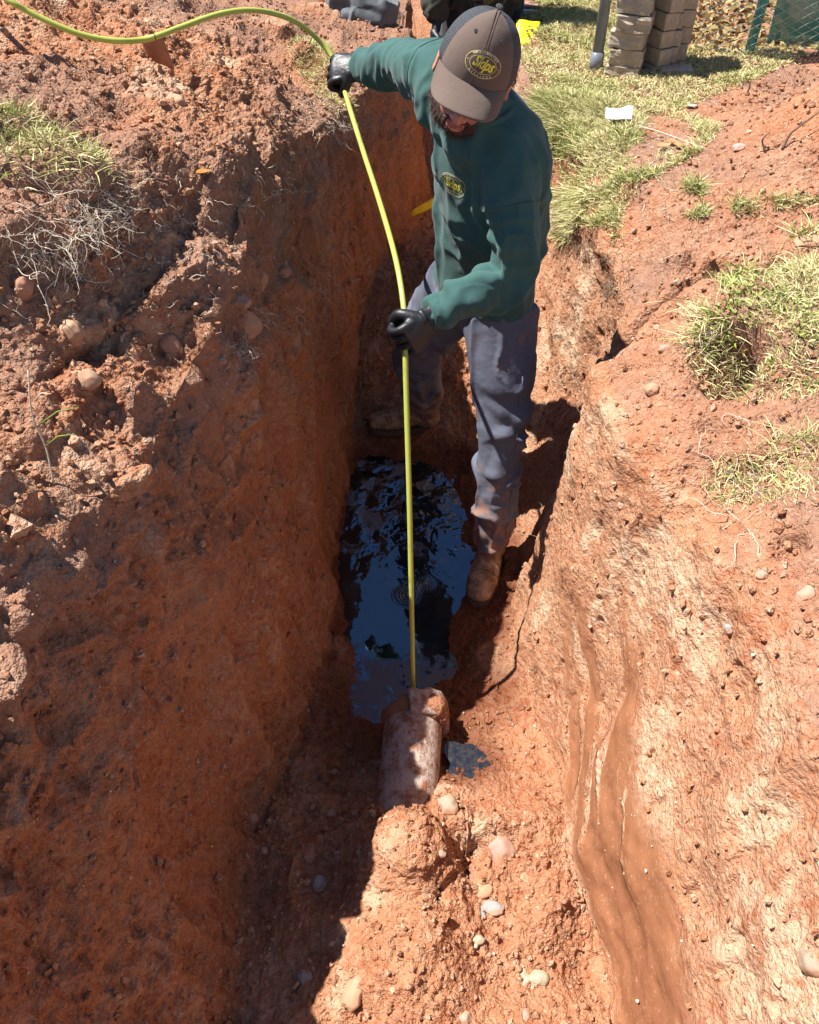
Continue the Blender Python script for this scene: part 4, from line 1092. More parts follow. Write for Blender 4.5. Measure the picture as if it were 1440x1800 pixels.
def box(name, c, sz, mat, parent=None, R=None, bev=.002, rough=0.0, seed=0, seg=2):
    bm = bmesh.new(); bmesh.ops.create_cube(bm, size=1.0)
    for v in bm.verts: v.co = Vector((v.co.x * sz[0], v.co.y * sz[1], v.co.z * sz[2]))
    if bev: bmesh.ops.bevel(bm, geom=list(bm.edges), offset=bev, segments=seg, profile=.6, affect='EDGES')
    if rough: 
        bmesh.ops.subdivide_edges(bm, edges=[e for e in bm.edges if e.calc_length() > .02], cuts=5, use_grid_fill=True)
    if R is not None: bmesh.ops.transform(bm, matrix=R.to_4x4(), verts=bm.verts)
    me = bpy.data.meshes.new(name); bm.to_mesh(me); bm.free()
    o = bpy.data.objects.new(name, me); COL.objects.link(o); o.location = c
    if rough:
        V = read(o); n_ = normals(o); write(o, V + n_ * (fbm(V + seed, 60, 3, seed) * rough)[:, None])
    if mat: me.materials.append(mat)
    me.polygons.foreach_set('use_smooth', [False] * len(me.polygons))
    if parent: o.parent = parent; o.location = Vector(c) - Vector(parent.location)
    return o
rt = box('badge', Q(.055, -.185, 1.00), (.055, .006, .085), M['red'], None, Matrix.Rotation(.15, 3, 'X'))
rt.parent = p2
rw = box('badge_band', Q(.055, -.193, .985), (.045, .003, .022), M['whitep'], None, Matrix.Rotation(.15, 3, 'X')); rw.parent = rt
rw.location = Vector((0, -.006, -.012)); 
for o_ in [p2]:
    write(o_, read(o_) - np.array(b2, np.float32)); o_.location = b2
for o_ in p2.children:
    o_.location = Vector(o_.location) - b2

# ------------------------------------------------------------------ standing plastic pipe, block stack, chain-link fence
M['pvc'] = simple('grey_plastic_pipe', c4(.17, .185, .21), .38, .1, 12, .1, 60, .002)
pb = ptz(1047, 122, 1.06); pb.z = ground_z(pb.x, pb.y) - .02
ptop = pt(1092, -40, 2.93); pdir = (Vector((ptop.x - .01, pb.y + .10, pb.z + .9)) - pb).normalized()
post = empty('standpipe', pb); tag(post, 'grey plastic pipe standing upright in the grass, leaning on the stacked blocks', 'pipe')
def tubeobj(name, pts, r, mat, parent, n=16):
    V, F = frame_tube(pts, r if isinstance(r, list) else [r] * len(pts), n); return pyobj(name, [Vector(v) - Vector(parent.location) for v in V], F, mat, parent)
tubeobj('pipe', [pb, pb + pdir * .45, pb + pdir * .95], .021, M['pvc'], post, 28)
tubeobj('coupling', [pb + pdir * .02, pb + pdir * .021, pb + pdir * .085, pb + pdir * .086], [.021, .0255, .0255, .021], M['pvc'], post, 28)

def block_mat():
    b = NB('concrete_block'); co = b.coord()
    n = b.noise(30, 5, .65, co); n2 = b.noise(200, 3, .7, co)
    oi = b.n('ShaderNodeObjectInfo')
    base = b.ramp(n, .3, .7, c4(.34, .275, .20), c4(.52, .44, .34))
    base = b.mix(b.math('MULTIPLY', oi.outputs['Random'], .35), base, c4(.50, .42, .32))
    base = b.mix(b.math('MULTIPLY', b.ramp(n2, .55, .7), .5), base, c4(.16, .12, .09))
    b.set(b.b.inputs['Base Color'], base); b.b.inputs['Roughness'].default_value = .9
    b.set(b.b.inputs['Normal'], b.bump(b.math('ADD', n2, n), .8, .003)); return b.m
M['block'] = block_mat()
# (label, x pixel, y pixel of the centre of its near face, depth, size, turn)
g0 = ptz(1130, 128, 1.06); gz = ground_z(g0.x, g0.y)
words = ['lowest', 'second lowest', 'third lowest', 'middle', 'fifth from the grass', 'sixth from the grass', 'seventh from the grass', 'topmost']
r_ = random.Random(5)
def stack(cx, cy, n, w, d, h, ang, rough, colname, lean=0.0, z0=0.0, skip=()):
    z = gz - .03 + z0
    for i in range(n):
        if i in skip: z += h; continue
        a = ang + r_.uniform(-.07, .07)
        o = box('retaining_block', (cx + r_.uniform(-.008, .008) + lean * i, cy + r_.uniform(-.008, .008), z + h / 2), (w, d, h - .003), M['block'], None, Matrix.Rotation(a, 3, 'Z'), .004, rough, i + int(cx * 50))
        lb = words[i] if i < n - 1 else 'topmost'
        tag(o, '%s block of the %s' % (lb, colname), 'block', 'stacked concrete retaining wall blocks'); z += h
words = ['lowest', 'second lowest', 'third lowest', 'fourth', 'fifth', 'sixth', 'seventh', 'eighth', 'ninth', 'topmost']
stack(g0.x - .070, g0.y + .03, 9, .125, .14, .058, math.radians(-20), .008, 'rough split-faced stack beside the grey pipe', .003)
stack(g0.x + .042, g0.y + .06, 9, .058, .12, .060, math.radians(22), .002, 'narrow stack in the middle of the block pile', .002, -.01)
stack(g0.x + .098, g0.y + .085, 9, .052, .11, .056, math.radians(-6), .002, 'smooth stack second from the fence side', .002)
stack(g0.x + .151, g0.y + .095, 8, .050, .11, .058, math.radians(-6), .002, 'smooth stack nearest the fence', .001)
pv = box('concrete_slab', (g0.x + .125, g0.y + .0, gz + .006), (.12, .09, .03), M['block'], None, Matrix.Rotation(-.1, 3, 'Z'), .004, .002, 3)
tag(pv, 'flat pale slab lying in the grass at the foot of the block pile', 'slab')

# chain-link fence
M['wire'] = simple('galvanised_wire', c4(.50, .54, .50), .45, .15, 50, Metallic=.2)
M['teal'] = simple('teal_paint', c4(.06, .30, .30), .5, .3, 30)
F0 = Vector((1.13, 3.62, 0)); F1 = Vector((2.75, 3.80, 0)); FH = 1.2
fz = ground_z(1.6, 3.9)
fence = empty('chain_link_fence', (F0.x, F0.y, fz)); tag(fence, 'chain link fence with green posts behind the stacked blocks', 'fence')
fd = (F1 - F0).normalized(); FL = (F1 - F0).length; fnrm = Vector((-fd.y, fd.x, 0))
cur = []; rad = []
pitch = .034; hgt = .034
nW = int(FL / pitch)
for i in range(nW):
    k = int(FH / (hgt / 2)); pts = []
    for j in range(k):
        off = ((j + i) % 2) * pitch * 1.04; sgn = .0028 * (1 if j % 2 else -1)
        p = F0 + fd * (i * pitch + off) + fnrm * sgn; pts.append((p.x - F0.x, p.y - F0.y, .02 + j * hgt / 2))
    cur.append(np.array(pts)); rad.append(np.full(k, .0023))
V, F = tubes_np(cur, rad, 4); mesh_np('mesh_wire', V, F, M['wire'], fence)
for dist in (.25, 1.45):
    p = F0 + fd * dist; a = Vector((p.x, p.y + .035, fz - .1))
    V, F = frame_tube([a, a + Vector((.02, 0, FH + .14))], [.019, .019], 18); pyobj('fence_post', [v - Vector(fence.location) for v in V], F, M['teal'], fence)
V, F = frame_tube([Vector((F0.x, F0.y + .03, fz + FH + .02)), Vector((F1.x, F1.y + .03, fz + FH + .02))], [.016, .016], 14); pyobj('top_rail', [v - Vector(fence.location) for v in V], F, M['teal'], fence)
# green shade cloth tied on the far side
gb = NB('shade_cloth'); _co = gb.coord(); _w = gb.n('ShaderNodeTexWave', i_Vector=_co, i_Scale=60.0)
gb.set(gb.b.inputs['Base Color'], gb.mix(gb.noise(3, 3), c4(.03, .26, .20), c4(.10, .44, .36))); gb.b.inputs['Roughness'].default_value = .7
gb.b.inputs['Alpha'].default_value = .72
gb.set(gb.b.inputs['Normal'], gb.bump(_w.outputs[0], .4, .003))
cl = []; cf = []
nx, ny = 60, 24
for j in range(ny + 1):
    for i in range(nx + 1):
        u_, v_ = i / nx, j / ny; p = F0 + fd * (.34 + 1.2 * u_)
        cl.append((p.x + .10 * (1 - v_) ** 2 * (0), p.y + .09 + .025 * math.sin(u_ * 22 + v_ * 3) + .01 * math.sin(u_ * 55), fz - .03 + .9 * v_))
for j in range(ny):
    for i in range(nx): a = j * (nx + 1) + i; cf.append((a, a + 1, a + nx + 2, a + nx + 1))
sc_ = pyobj('shade_cloth', cl, cf, gb.m); tag(sc_, 'green shade cloth hanging behind the chain link fence', 'cloth')
sc_.modifiers.new('t', 'SOLIDIFY').thickness = .0015

# ------------------------------------------------------------------ stones
def stone_mesh(seed, r=1.0, flatn=.6, long=1.3, ang=.35):
    bm = bmesh.new(); bmesh.ops.create_icosphere(bm, subdivisions=4, radius=1.0)
    V = np.array([v.co[:] for v in bm.verts], np.float32)
    Fc = np.array([[v.index for v in f.verts] for f in bm.faces]); bm.free()
    rg = np.random.default_rng(seed)
    for _ in range(7):          # knock flat facets into it
        n_ = rg.normal(size=3); n_ /= np.linalg.norm(n_); h = rg.uniform(.72, .92); d = V @ n_ - h
        V -= np.clip(d, 0, None)[:, None] * n_ * .95
    V *= np.array([long, 1, flatn]); V += (fbm(V + seed, 1.3, 3, seed) * .26)[:, None] * V + (fbm(V + seed, 7, 3, seed) * .02)[:, None] * V
    return V * r, Fc
def stone_mat(name, a, b_):
    b = NB(name); co = b.coord(); n = b.noise(35, 5, .6, co); n2 = b.noise(16, 3, .5, co)
    base = b.ramp(n, .3, .7, a, b_); base = b.mix(b.math('MULTIPLY', b.ramp(b.math('ADD', n2, b.math('MULTIPLY', n, .5)), .68, .82), .85), base, c4(.38, .19, .11))
    b.set(b.b.inputs['Base Color'], base); b.b.inputs['Roughness'].default_value = .75
    b.set(b.b.inputs['Normal'], b.bump(n, .4, .003)); return b.m
SM = {'tan': stone_mat('tan_stone', c4(.34, .19, .11), c4(.50, .32, .20)), 'grey': stone_mat('grey_stone', c4(.22, .21, .20), c4(.42, .38, .35)),
      'red': stone_mat('red_stone', c4(.30, .12, .07), c4(.45, .22, .14)), 'pale': stone_mat('pale_stone', c4(.28, .20, .14), c4(.44, .34, .25)),
      'pink': stone_mat('pink_stone', c4(.36, .20, .155), c4(.46, .29, .23))}
# pixel x, y, half width in pixels, colour, flat, long, turn, label
STN = [
 (430, 569, 38, 'tan', .45, 1.6, -42, 'longest tan stone sticking out of the left bank'),
 (425, 531, 17, 'pink', .7, 1.0, 0, 'round pinkish stone resting just above the long tan stone'),
 (500, 476, 14, 'red', .8, 1.0, 20, 'small reddish stone high on the left wall near the hose'),
 (455, 497, 19, 'tan', .8, 1.1, 60, 'rounded stone above the pinkish one on the left bank'),
 (150, 668, 22, 'tan', .7, 1.2, 70, 'brown rounded stone at the end of the upper left clod'),
 (128, 585, 22, 'tan', .7, 1.1, 60, 'smooth brown stone below the left turf clump'),
 (42, 505, 24, 'red', .7, 1.2, 30, 'dark reddish stone at the left picture edge under the turf'),
 (298, 605, 20, 'red', .7, 1.1, 0, 'dull red stone sunk in the shaded left bank'),
 (390, 634, 8, 'pale', .8, 1.0, 0, 'tiny pale pebble under the fringe of roots on left wall'),
 (222, 842, 36, 'red', .6, 1.25, -15, 'big orange clod of hard earth on the edge of the left bank'),
 (310, 178, 16, 'tan', .6, 1.1, 0, 'pale ring shaped stone on the left spoil heap'),
 (52, 190, 12, 'red', .4, 1.6, 80, 'thin reddish stone standing in soil far upper left'),
 (140, 188, 12, 'red', .4, 1.6, 100, 'second thin reddish stone standing in the soil upper left'),
 (884, 1496, 24, 'pink', .6, 1.15, 5, 'squarish pink brown stone on the trench floor'),
 (786, 1418, 20, 'pale', .7, 1.1, 30, 'white rounded stone beside the lower end of the clay pipe'),
 (828, 1532, 6, 'pale', .6, 1.3, 10, 'small white chip on the floor below the squarish stone'),
 (776, 1500, 7, 'pale', .6, 1.3, 50, 'small pale chip beside the boot hole in the floor'),
 (868, 1595, 17, 'grey', .5, 1.5, 70, 'flat grey stone in the middle of the trench floor'),
 (851, 1566, 14, 'tan', .5, 1.1, 20, 'pale tan stone touching the flat grey one'),
 (848, 1610, 8, 'grey', .6, 1.1, 0, 'little dark grey stone next to the flat grey one'),
 (622, 1742, 30, 'tan', .6, 1.7, 62, 'long wedge shaped stone in the lower left of the sunlit floor'),
 (536, 1721, 15, 'grey', .7, 1.2, 50, 'pale grey stone in shadow at the foot of the left wall'),
 (925, 1784, 11, 'pink', .7, 1.1, 0, 'pink pebble at the bottom edge of the trench floor'),
 (820, 1788, 13, 'pale', .7, 1.1, 0, 'pale pebble at the bottom edge left of the pink one'),
 (952, 1640, 9, 'red', .7, 1.1, 0, 'red brown pebble on the floor near the right wall'),
 (445, 1440, 11, 'pink', .8, 1.0, 80, 'pinkish pebble stuck in the foot of the left wall'),
 (582, 1430, 7, 'pale', .7, 1.2, 20, 'tiny pale stone on the shaded floor left of the pipe'),
 (560, 1555, 14, 'grey', .7, 1.1, 0, 'dull stone in the shaded floor against the left wall'),
 (543, 1500, 13, 'red', .7, 1.1, 0, 'red stone in the hollow of the shaded floor'),
 (1425, 1690, 26, 'pale', .8, 1.0, 0, 'large pale stone bulging from the right wall at the bottom corner'),
 (1192, 1185, 5, 'pale', .7, 1.2, 30, 'tiny white chip on the smooth right wall'),
 (1090, 888, 7, 'pale', .7, 1.2, 40, 'small white stone in the upper right wall'),
 (1155, 576, 7, 'pale', .8, 1.1, 0, 'small pale stone on the right bank below the crack'),
 (1168, 612, 11, 'pink', .7, 1.0, 0, 'round pink stone on the right bank near its lip'),
 (1190, 495, 8, 'pale', .8, 1.0, 0, 'whitish pebble on the right bank above the round pink one'),
 (1145, 685, 13, 'tan', .8, 1.1, 0, 'brown stone under a small hole in the right bank'),
 (1300, 258, 12, 'grey', .6, 1.3, 0, 'grey flat stone at the foot of the right spoil heap'),
 (1318, 232, 7, 'pale', .8, 1.0, 0, 'small white stone on the right spoil heap'),
 (1340, 1010, 10, 'pale', .7, 1.1, 0, 'pale stone on the right slope below the lower turf'),
 (1415, 1045, 16, 'pale', .7, 1.2, 10, 'whitish cobble at the right edge of the picture'),
 (1420, 425, 24, 'tan', .55, 1.4, 10, 'broad tan stone at the right edge above the turf'),
 (1280, 1105, 9, 'grey', .7, 1.1, 0, 'grey pebble on the right slope left of the whitish cobble'),
]
for i, (px, py, hw, c, fl, lg, rot, lab) in enumerate(STN):
    p, n = hit(px, py); t = (p.y * CP - (p.z - CAM_Z) * SP); r = hw * t / FPX / max(1, lg * .85)
    V, Fc = stone_mesh(100 + i, r, fl, lg)
    zax = (n * .5 + Vector((0, 0, .6))).normalized() if n.z > .5 else n
    q = zax.to_track_quat('Z', 'X').to_matrix() @ Matrix.Rotation(math.radians(rot), 3, 'Z')
    if n.z <= .5:
        xx = Vector((0, 1, 0)) - n * n.y; xx.normalize(); yy = n.cross(xx); q = Matrix((xx, yy, n)).transposed() @ Matrix.Rotation(math.radians(rot), 3, 'Z')
    V = V @ np.array(q).T
    o = mesh_np('stone', V, Fc, SM[c]); o.location = p - n * (r * fl * .12)
    if 'clod' in lab and 'orange' in lab:
        o.name = 'clod'; o.data.materials.clear(); o.data.materials.append(M['soil']); at_ = o.data.attributes.new('tint', 'FLOAT_COLOR', 'POINT'); at_.data.foreach_set('color', np.tile([0, 0, .2, 0], (len(o.data.vertices), 1)).astype(np.float32).ravel()); Vn = read(o); write(o, Vn + normals(o) * (fbm(Vn, 22, 4, 3) * .020 + clods(Vn, .016, 4) * .008 + fbm(Vn, 90, 3, 4) * .004)[:, None]); tag(o, lab, 'clod'); continue
    tag(o, lab, 'stone')

# pale bones of a broken shell / skull-like bits of old root: cream fragments on the floor
M['cream'] = simple('cream_chip', c4(.40, .33, .22), .6, .35, 40, .4, 120, .003)
for (px, py, lab, sc) in ((948, 1722, 'cream coloured hollow fragment with a notch on the floor by the right wall', 1.0), (842, 1655, 'small cream coloured curled fragment in the middle of the floor', .62)):
    p, n = hit(px, py)
    u_ = .020 * sc
    V, F = join([ell((0, 0, u_ * .5), (u_ * 1.1, u_ * .85, u_ * .7)), limb([(-u_ * 1.2, 0, u_ * .4, u_ * .4), (-u_ * 1.7, -u_ * .6, u_ * .3, u_ * .35), (-u_ * 1.6, -u_ * 1.7, u_ * .1, u_ * .22)], 5, 12), ell((-u_ * 1.7, u_ * .5, u_ * .4), (u_ * .45, u_ * .6, u_ * .45)), ell((-u_ * .6, -u_ * .9, u_ * .2), (u_ * .45, u_ * .45, u_ * .35))])
    o = blob('fragment', [(V, F)], .0022 * sc, M['cream'], None, 1); Vn = read(o); write(o, Vn + normals(o) * (fbm(Vn, 90, 3, 5) * .003 * sc)[:, None]); o.location = p; tag(o, lab, 'fragment')

# ------------------------------------------------------------------ sampled cover: masks over ground vertices
ar = np.ones(shape, np.float32)
e1 = np.linalg.norm(np.cross(np.gradient(P2, axis=1), np.gradient(P2, axis=0)), axis=-1)
area = e1.ravel()
infr = (TPX > -60) & (TPX < 1500) & (TPY > -60) & (TPY < 1860) & TFACE
PXm, PYm = TPX, TPY
def pick(mask, n, seed=0):
    w_ = (mask * area).astype(np.float64); w_ = w_ / w_.sum()
    return np.random.default_rng(seed).choice(len(w_), size=n, p=w_)
zf = TP[:, 2]; xf = TP[:, 0]; yf = TP[:, 1]; nzf = TN[:, 2]
dep = np.maximum(zc, .2)

# crumbs of soil: loose clods lying on every ledge, floor and bank (uncountable)
ico = bmesh.new(); bmesh.ops.create_icosphere(ico, subdivisions=1, radius=1.0)
IV = np.array([v.co[:] for v in ico.verts], np.float32); IF = np.array([[v.index for v in f.verts] for f in ico.faces]); ico.free()
def scatter_lumps(name, idxs, rmin, rmax, seed, mat, sink=.25, power=3):
    rg = np.random.default_rng(seed); n = len(idxs)
    r = rmin + (rmax - rmin) * rg.random(n) ** power
    jit = 1 + rg.uniform(-.45, .45, (n, len(IV)))
    sq = rg.uniform(.65, 1.25, (n, 3)); 
    a = rg.uniform(0, 2 * np.pi, n); ca, sa = np.cos(a), np.sin(a)
    V = IV[None] * jit[..., None] * sq[:, None, :]
    V = np.stack([V[..., 0] * ca[:, None] - V[..., 1] * sa[:, None], V[..., 0] * sa[:, None] + V[..., 1] * ca[:, None], V[..., 2]], -1)
    C_ = TP[idxs] + TN[idxs] * (r * (1 - 2 * sink) * .5)[:, None] + rg.normal(0, .003, (n, 3)) * np.array([1, 1, .2])
    V = V * r[:, None, None] + C_[:, None]
    F = (IF[None] + (np.arange(n) * len(IV))[:, None, None]).reshape(-1, 3)
    tint = np.repeat(colr[idxs], len(IV), 0) * np.array([.35, 1, 0, 0]) + np.repeat(np.stack([0 * r, 0 * r, rg.random(n) ** 2 * .9, 0 * r], -1), len(IV), 0)
    return mesh_np(name, V.reshape(-1, 3), F, mat, smooth=False, color=tint.astype(np.float32))
rough_flat = rough_m.ravel(); scf = scrape.ravel()
mk = infr * (yf < 4) * (nzf > .35) * (.25 + rough_flat) * (1 - scf) * (zf > .01) / dep ** 1.0
o = scatter_lumps('soil_crumbs', pick(mk, 34000, 1), .0012, .0095, 2, M['soil'], power=7); tag(o, 'loose crumbs of red soil', 'soil', kind='stuff')
mk2 = infr * (yf < 4) * (nzf <= .5) * (.1 + rough_flat) * (1 - scf)
o = scatter_lumps('clinging_crumbs', pick(mk2, 4200, 3), .0012, .006, 4, M['soil'], power=4); tag(o, 'crumbs clinging to the trench walls', 'soil', kind='stuff')
M['grit'] = simple('pale_grit', c4(.55, .47, .38), .8, .35, 60)
o = scatter_lumps('grit', pick(infr * (yf < 4) * (zf > .01), 900, 5), .0010, .0036, 6, M['grit'], power=3); tag(o, 'pale grit and pebbles in the soil', 'grit', kind='stuff')
# heaps of bigger clods
mk3 = infr * (nzf > .4) * (yf < 3.4) * np.clip(band(1.4, 5.3, .3).ravel() * .9 + floor_m.ravel() * .3 * (yf < .95) + band(14, 16.5, .3).ravel() * sstep(.9, 1.3, xf) * 1.0, 0, 1) * (zf > .03)
o = scatter_lumps('soil_clods', pick(mk3, 420, 7), .006, .020, 8, M['soil'], .45, 4); tag(o, 'clods of red soil heaped on the banks', 'soil', kind='stuff')
#@@GRASS
# ------------------------------------------------------------------ grass, roots, small litter
def inpoly(poly):
    x, y = TPX, TPY; c = np.zeros(len(x), bool); n = len(poly)
    for i in range(n):
        x0, y0 = poly[i]; x1, y1 = poly[(i + 1) % n]
        if y0 == y1: continue
        c ^= ((y0 > y) != (y1 > y)) & (x < (x1 - x0) * (y - y0) / (y1 - y0) + x0)
    return c.astype(np.float32)
gm = NB('grass'); _a = gm.n('ShaderNodeAttribute', attribute_name='tint')
gm.set(gm.b.inputs['Base Color'], _a.outputs['Color']); gm.b.inputs['Roughness'].default_value = .6; gm.b.inputs['Specular IOR Level'].default_value = .3
M['grass'] = gm.m
def blades(base, nrm, lmin, lmax, green, seed, wid=.0022, up=.8, spread=.8, hang=None):
    rg = np.random.default_rng(seed); n = len(base)
    L = lmin + (lmax - lmin) * rg.random(n) ** 1.3
    d = nrm * .35 + np.array([0, 0, up]) + rg.normal(0, spread, (n, 3)) * np.array([1, 1, .35])
    if hang is not None: d += np.array(hang)
    d /= np.linalg.norm(d, axis=1, keepdims=True)
    bend = rg.normal(0, .55, (n, 3)) * np.array([1, 1, .2]) + np.array([0, 0, -.55])
    side = np.cross(d, rg.normal(size=(n, 3))); side /= np.linalg.norm(side, axis=1, keepdims=True) + 1e-9
    w = wid * rg.uniform(.6, 1.3, n)
    P_ = []
    for t, ww in ((0, 1), (.4, .9), (.75, .6), (1, .12)):
        c = base + d * (L * t)[:, None] + bend * (L * t * t * .55)[:, None]
        P_ += [c - side * (w * ww * .5)[:, None], c + side * (w * ww * .5)[:, None]]
    V = np.stack(P_, 1)
    F = np.concatenate([np.array([[0, 1, 3, 2], [2, 3, 5, 4], [4, 5, 7, 6]])[None] + (np.arange(n) * 8)[:, None, None]], 0).reshape(-1, 4)
    g = np.clip(green + rg.normal(0, .28, n), 0, 1)[:, None]
    straw = np.array([.74, .64, .34]) * rg.uniform(.6, 1.15, (n, 1)); gr = np.array([.22, .27, .05]) * rg.uniform(.6, 1.5, (n, 1))
    col_ = straw * (1 - g) + gr * g
    tint = np.repeat(col_[:, None], 8, 1); tint[:, :2] *= np.array([1.0, .95, .9])
    return V.reshape(-1, 3), F, tint.reshape(-1, 3)
def grass_obj(name, specs, label, kind=None, cat='grass', group=None):
    Vs, Fs, Ts = [], [], []; o_ = 0
    for sp in specs:
        V, F, T = blades(**sp); Vs.append(V); Fs.append(F + o_); Ts.append(T); o_ += len(V)
    o = mesh_np(name, np.concatenate(Vs), np.concatenate(Fs), M['grass'], color=np.concatenate(Ts).astype(np.float32))
    return tag(o, label, cat, group, kind)
def at_mask(mask, n, seed, clump=6.0, thr=-.1):
    k = fbm(TP, clump, 3, seed).ravel()
    m = mask * infr_g * sstep(thr, thr + .25, k)
    i = pick(m, n, seed); return TP[i] + np.random.default_rng(seed + 50).normal(0, .003, (n, 3)) * np.array([1, 1, 0]), TN[i]
infr_g = ((TPX > -80) & (TPX < 1520) & (TPY > -160) & (TPY < 1850)).astype(np.float32) * (nzf > .1)
far_w = np.clip(1 / np.maximum(dep, 1) ** 2, 0, 1)
G1 = inpoly([(905, -120), (1520, -120), (1520, 90), (1440, 92), (1370, 120), (1290, 155), (1190, 195), (1100, 205), (950, 190), (915, 100)])
G1 = G1 * (1 - inpoly([(1195, -120), (1520, -120), (1520, 70), (1320, 88), (1200, 92)]) * 1.0)
G2 = inpoly([(925, 170), (1110, 190), (1270, 225), (1230, 270), (1130, 320), (1080, 400), (985, 400), (950, 260)])
G3b = inpoly([(1290, 350), (1450, 345), (1450, 440), (1340, 450), (1280, 400)])
G3 = inpoly([(1100, 325), (1230, 330), (1240, 380), (1120, 390)])
G4 = inpoly([(1200, 560), (1260, 505), (1330, 440), (1450, 390), (1480, 700), (1330, 705), (1240, 630)])
G5 = inpoly([(1230, 850), (1290, 800), (1480, 740), (1480, 885), (1260, 890)])
G6 = inpoly([(490, 60), (585, 90), (630, 190), (590, 215), (530, 140)])
def mk_spec(mask, n, seed, lmin, lmax, green, **k):
    b_, n_ = at_mask(mask, n, seed, k.pop('clump', 6.0), k.pop('thr', -.1))
    return dict(base=b_, nrm=n_, lmin=lmin, lmax=lmax, green=green, seed=seed, **k)
grass_obj('lawn_grass', [mk_spec(G1 * far_w, 60000, 1, .018, .050, .12, thr=-.6, wid=.0030), mk_spec(G1 * far_w, 12000, 2, .03, .070, .55, thr=.0, wid=.003)], 'short straw and green lawn grass', 'stuff')
grass_obj('rim_grass', [mk_spec(G2, 17000, 3, .018, .070, .12, thr=-.22, wid=.0022), mk_spec(G2, 5200, 4, .035, .095, .6, thr=.0, wid=.0028), mk_spec(inpoly([(935, 330), (1075, 340), (1095, 420), (1000, 425), (945, 400)]), 2600, 16, .03, .09, .3, thr=-.3, wid=.0024, hang=(-.5, -.35, -.55)), mk_spec(G3, 700, 5, .02, .06, .5, thr=-.1), mk_spec(G3b, 500, 15, .015, .05, .5, thr=.0, clump=9), mk_spec(G6, 2600, 6, .015, .05, .35, thr=-.3, wid=.0022)], 'patchy dry grass along the trench rim', 'stuff')
grass_obj('turf_patch', [mk_spec(G4, 3200, 7, .015, .065, .25, thr=-.08, clump=9, wid=.0024), mk_spec(G4, 2000, 8, .012, .034, .95, thr=.0, clump=12, wid=.0050), mk_spec(inpoly([(1195, 520), (1290, 560), (1320, 710), (1230, 690), (1195, 600)]), 700, 17, .03, .085, .15, thr=-.4, wid=.0022, hang=(-.6, -.4, -.3)), mk_spec(G4, 900, 9, .02, .06, .0, thr=-.4, wid=.0016)], 'green and straw turf overhanging the right bank beside a dark hollow', None, 'turf')
grass_obj('turf_patch', [mk_spec(G5, 420, 10, .015, .055, .15, thr=-.05, wid=.0020), mk_spec(G5, 160, 11, .012, .03, .9, thr=.1, wid=.0036), mk_spec(G5, 500, 12, .02, .07, .0, thr=-.4, wid=.0014)], 'thin straw turf at the right edge, below the larger green patch', None, 'turf')
# turf clump at the left: a torn sod with grass on it and roots beneath
cp, cn = hit(75, 335)
def sod(name, c, r, seed, label, n1, n2, top=.22):
    V, Fc = stone_mesh(seed, 1.0, .6, 1.1); V = V * np.array(r); 
    o = mesh_np('sod_soil', V, Fc, M['soil']); at = o.data.attributes.new('tint', 'FLOAT_COLOR', 'POINT'); at.data.foreach_set('color', np.tile([.9, 0, 0, 0], (len(V), 1)).astype(np.float32).ravel())
    Vn = read(o); write(o, Vn + normals(o) * (fbm(Vn, 26, 4, seed) * .022 + clods(Vn, .022, 4) * .008)[:, None])
    root = empty(name, c); tag(root, label, 'turf clump'); o.parent = root
    Vn = read(o); Nn = normals(o); rg = np.random.default_rng(seed)
    w_ = np.clip(Nn[:, 2] - .1, 0, 1); i = rg.choice(len(Vn), n1, p=w_ / w_.sum())
    V1, F1_, T1 = blades(Vn[i], Nn[i], .015, .05, .15, seed, .0020, up=.5, spread=.9)
    i = rg.choice(len(Vn), n2, p=(w_ ** 2) / (w_ ** 2).sum())
    V2_, F2_, T2 = blades(Vn[i], Nn[i], .02, .055, .55, seed + 1, .0026, up=.8, spread=.6)
    mesh_np('grass_tuft', np.concatenate([V1, V2_]), np.concatenate([F1_, F2_ + len(V1)]), M['grass'], root, color=np.concatenate([T1, T2]).astype(np.float32))
    w_ = np.clip(.4 - Nn[:, 2], 0, 1) * (Nn[:, 0] > -.4); i = rg.choice(len(Vn), 420, p=w_ / w_.sum())
    cur, rad = root_curves(Vn[i], Nn[i] * .6 + np.array([.2, -.3, -.6]), .03, .11, rg)
    V, F = tubes_np(cur, rad, 4); mesh_np('roots', V, F, M['root'], root)
    return root
M['root'] = simple('dry_root', c4(.60, .50, .39), .85, .3, 60)
M['root_dark'] = simple('brown_root', c4(.22, .14, .09), .85, .3, 60)
def root_curves(pts, dirs, lmin, lmax, rg, r0=.0009, branch=True):
    cur, rad = [], []
    for p, d in zip(pts, dirs):
        L = rg.uniform(lmin, lmax); k = 9; d = np.array(d, float) + rg.normal(0, .45, 3); d /= np.linalg.norm(d) + 1e-9
        q = [np.array(p, float)]
        for j in range(k):
            d = d + rg.normal(0, .38, 3) + np.array([0, 0, -.06]); d /= np.linalg.norm(d); q.append(q[-1] + d * L / k)
        r = r0 * rg.uniform(.5, 1.4); cur.append(np.array(q)); rad.append(np.linspace(r, r * .25, k + 1))
        if branch and rg.random() < .6:
            m = rg.integers(2, 7); d2 = d + rg.normal(0, .8, 3); d2 /= np.linalg.norm(d2); q2 = [q[m]]
            for j in range(5): d2 = d2 + rg.normal(0, .4, 3); d2 /= np.linalg.norm(d2); q2.append(q2[-1] + d2 * L / 14)
            cur.append(np.array(q2)); rad.append(np.linspace(r * .7, r * .2, 6))
    return cur, rad
sod('turf_clump', cp + Vector((.0, .0, .015)), (.14, .11, .14), 31, 'torn clump of grass with pale bare roots on the upper left bank', 1500, 350)
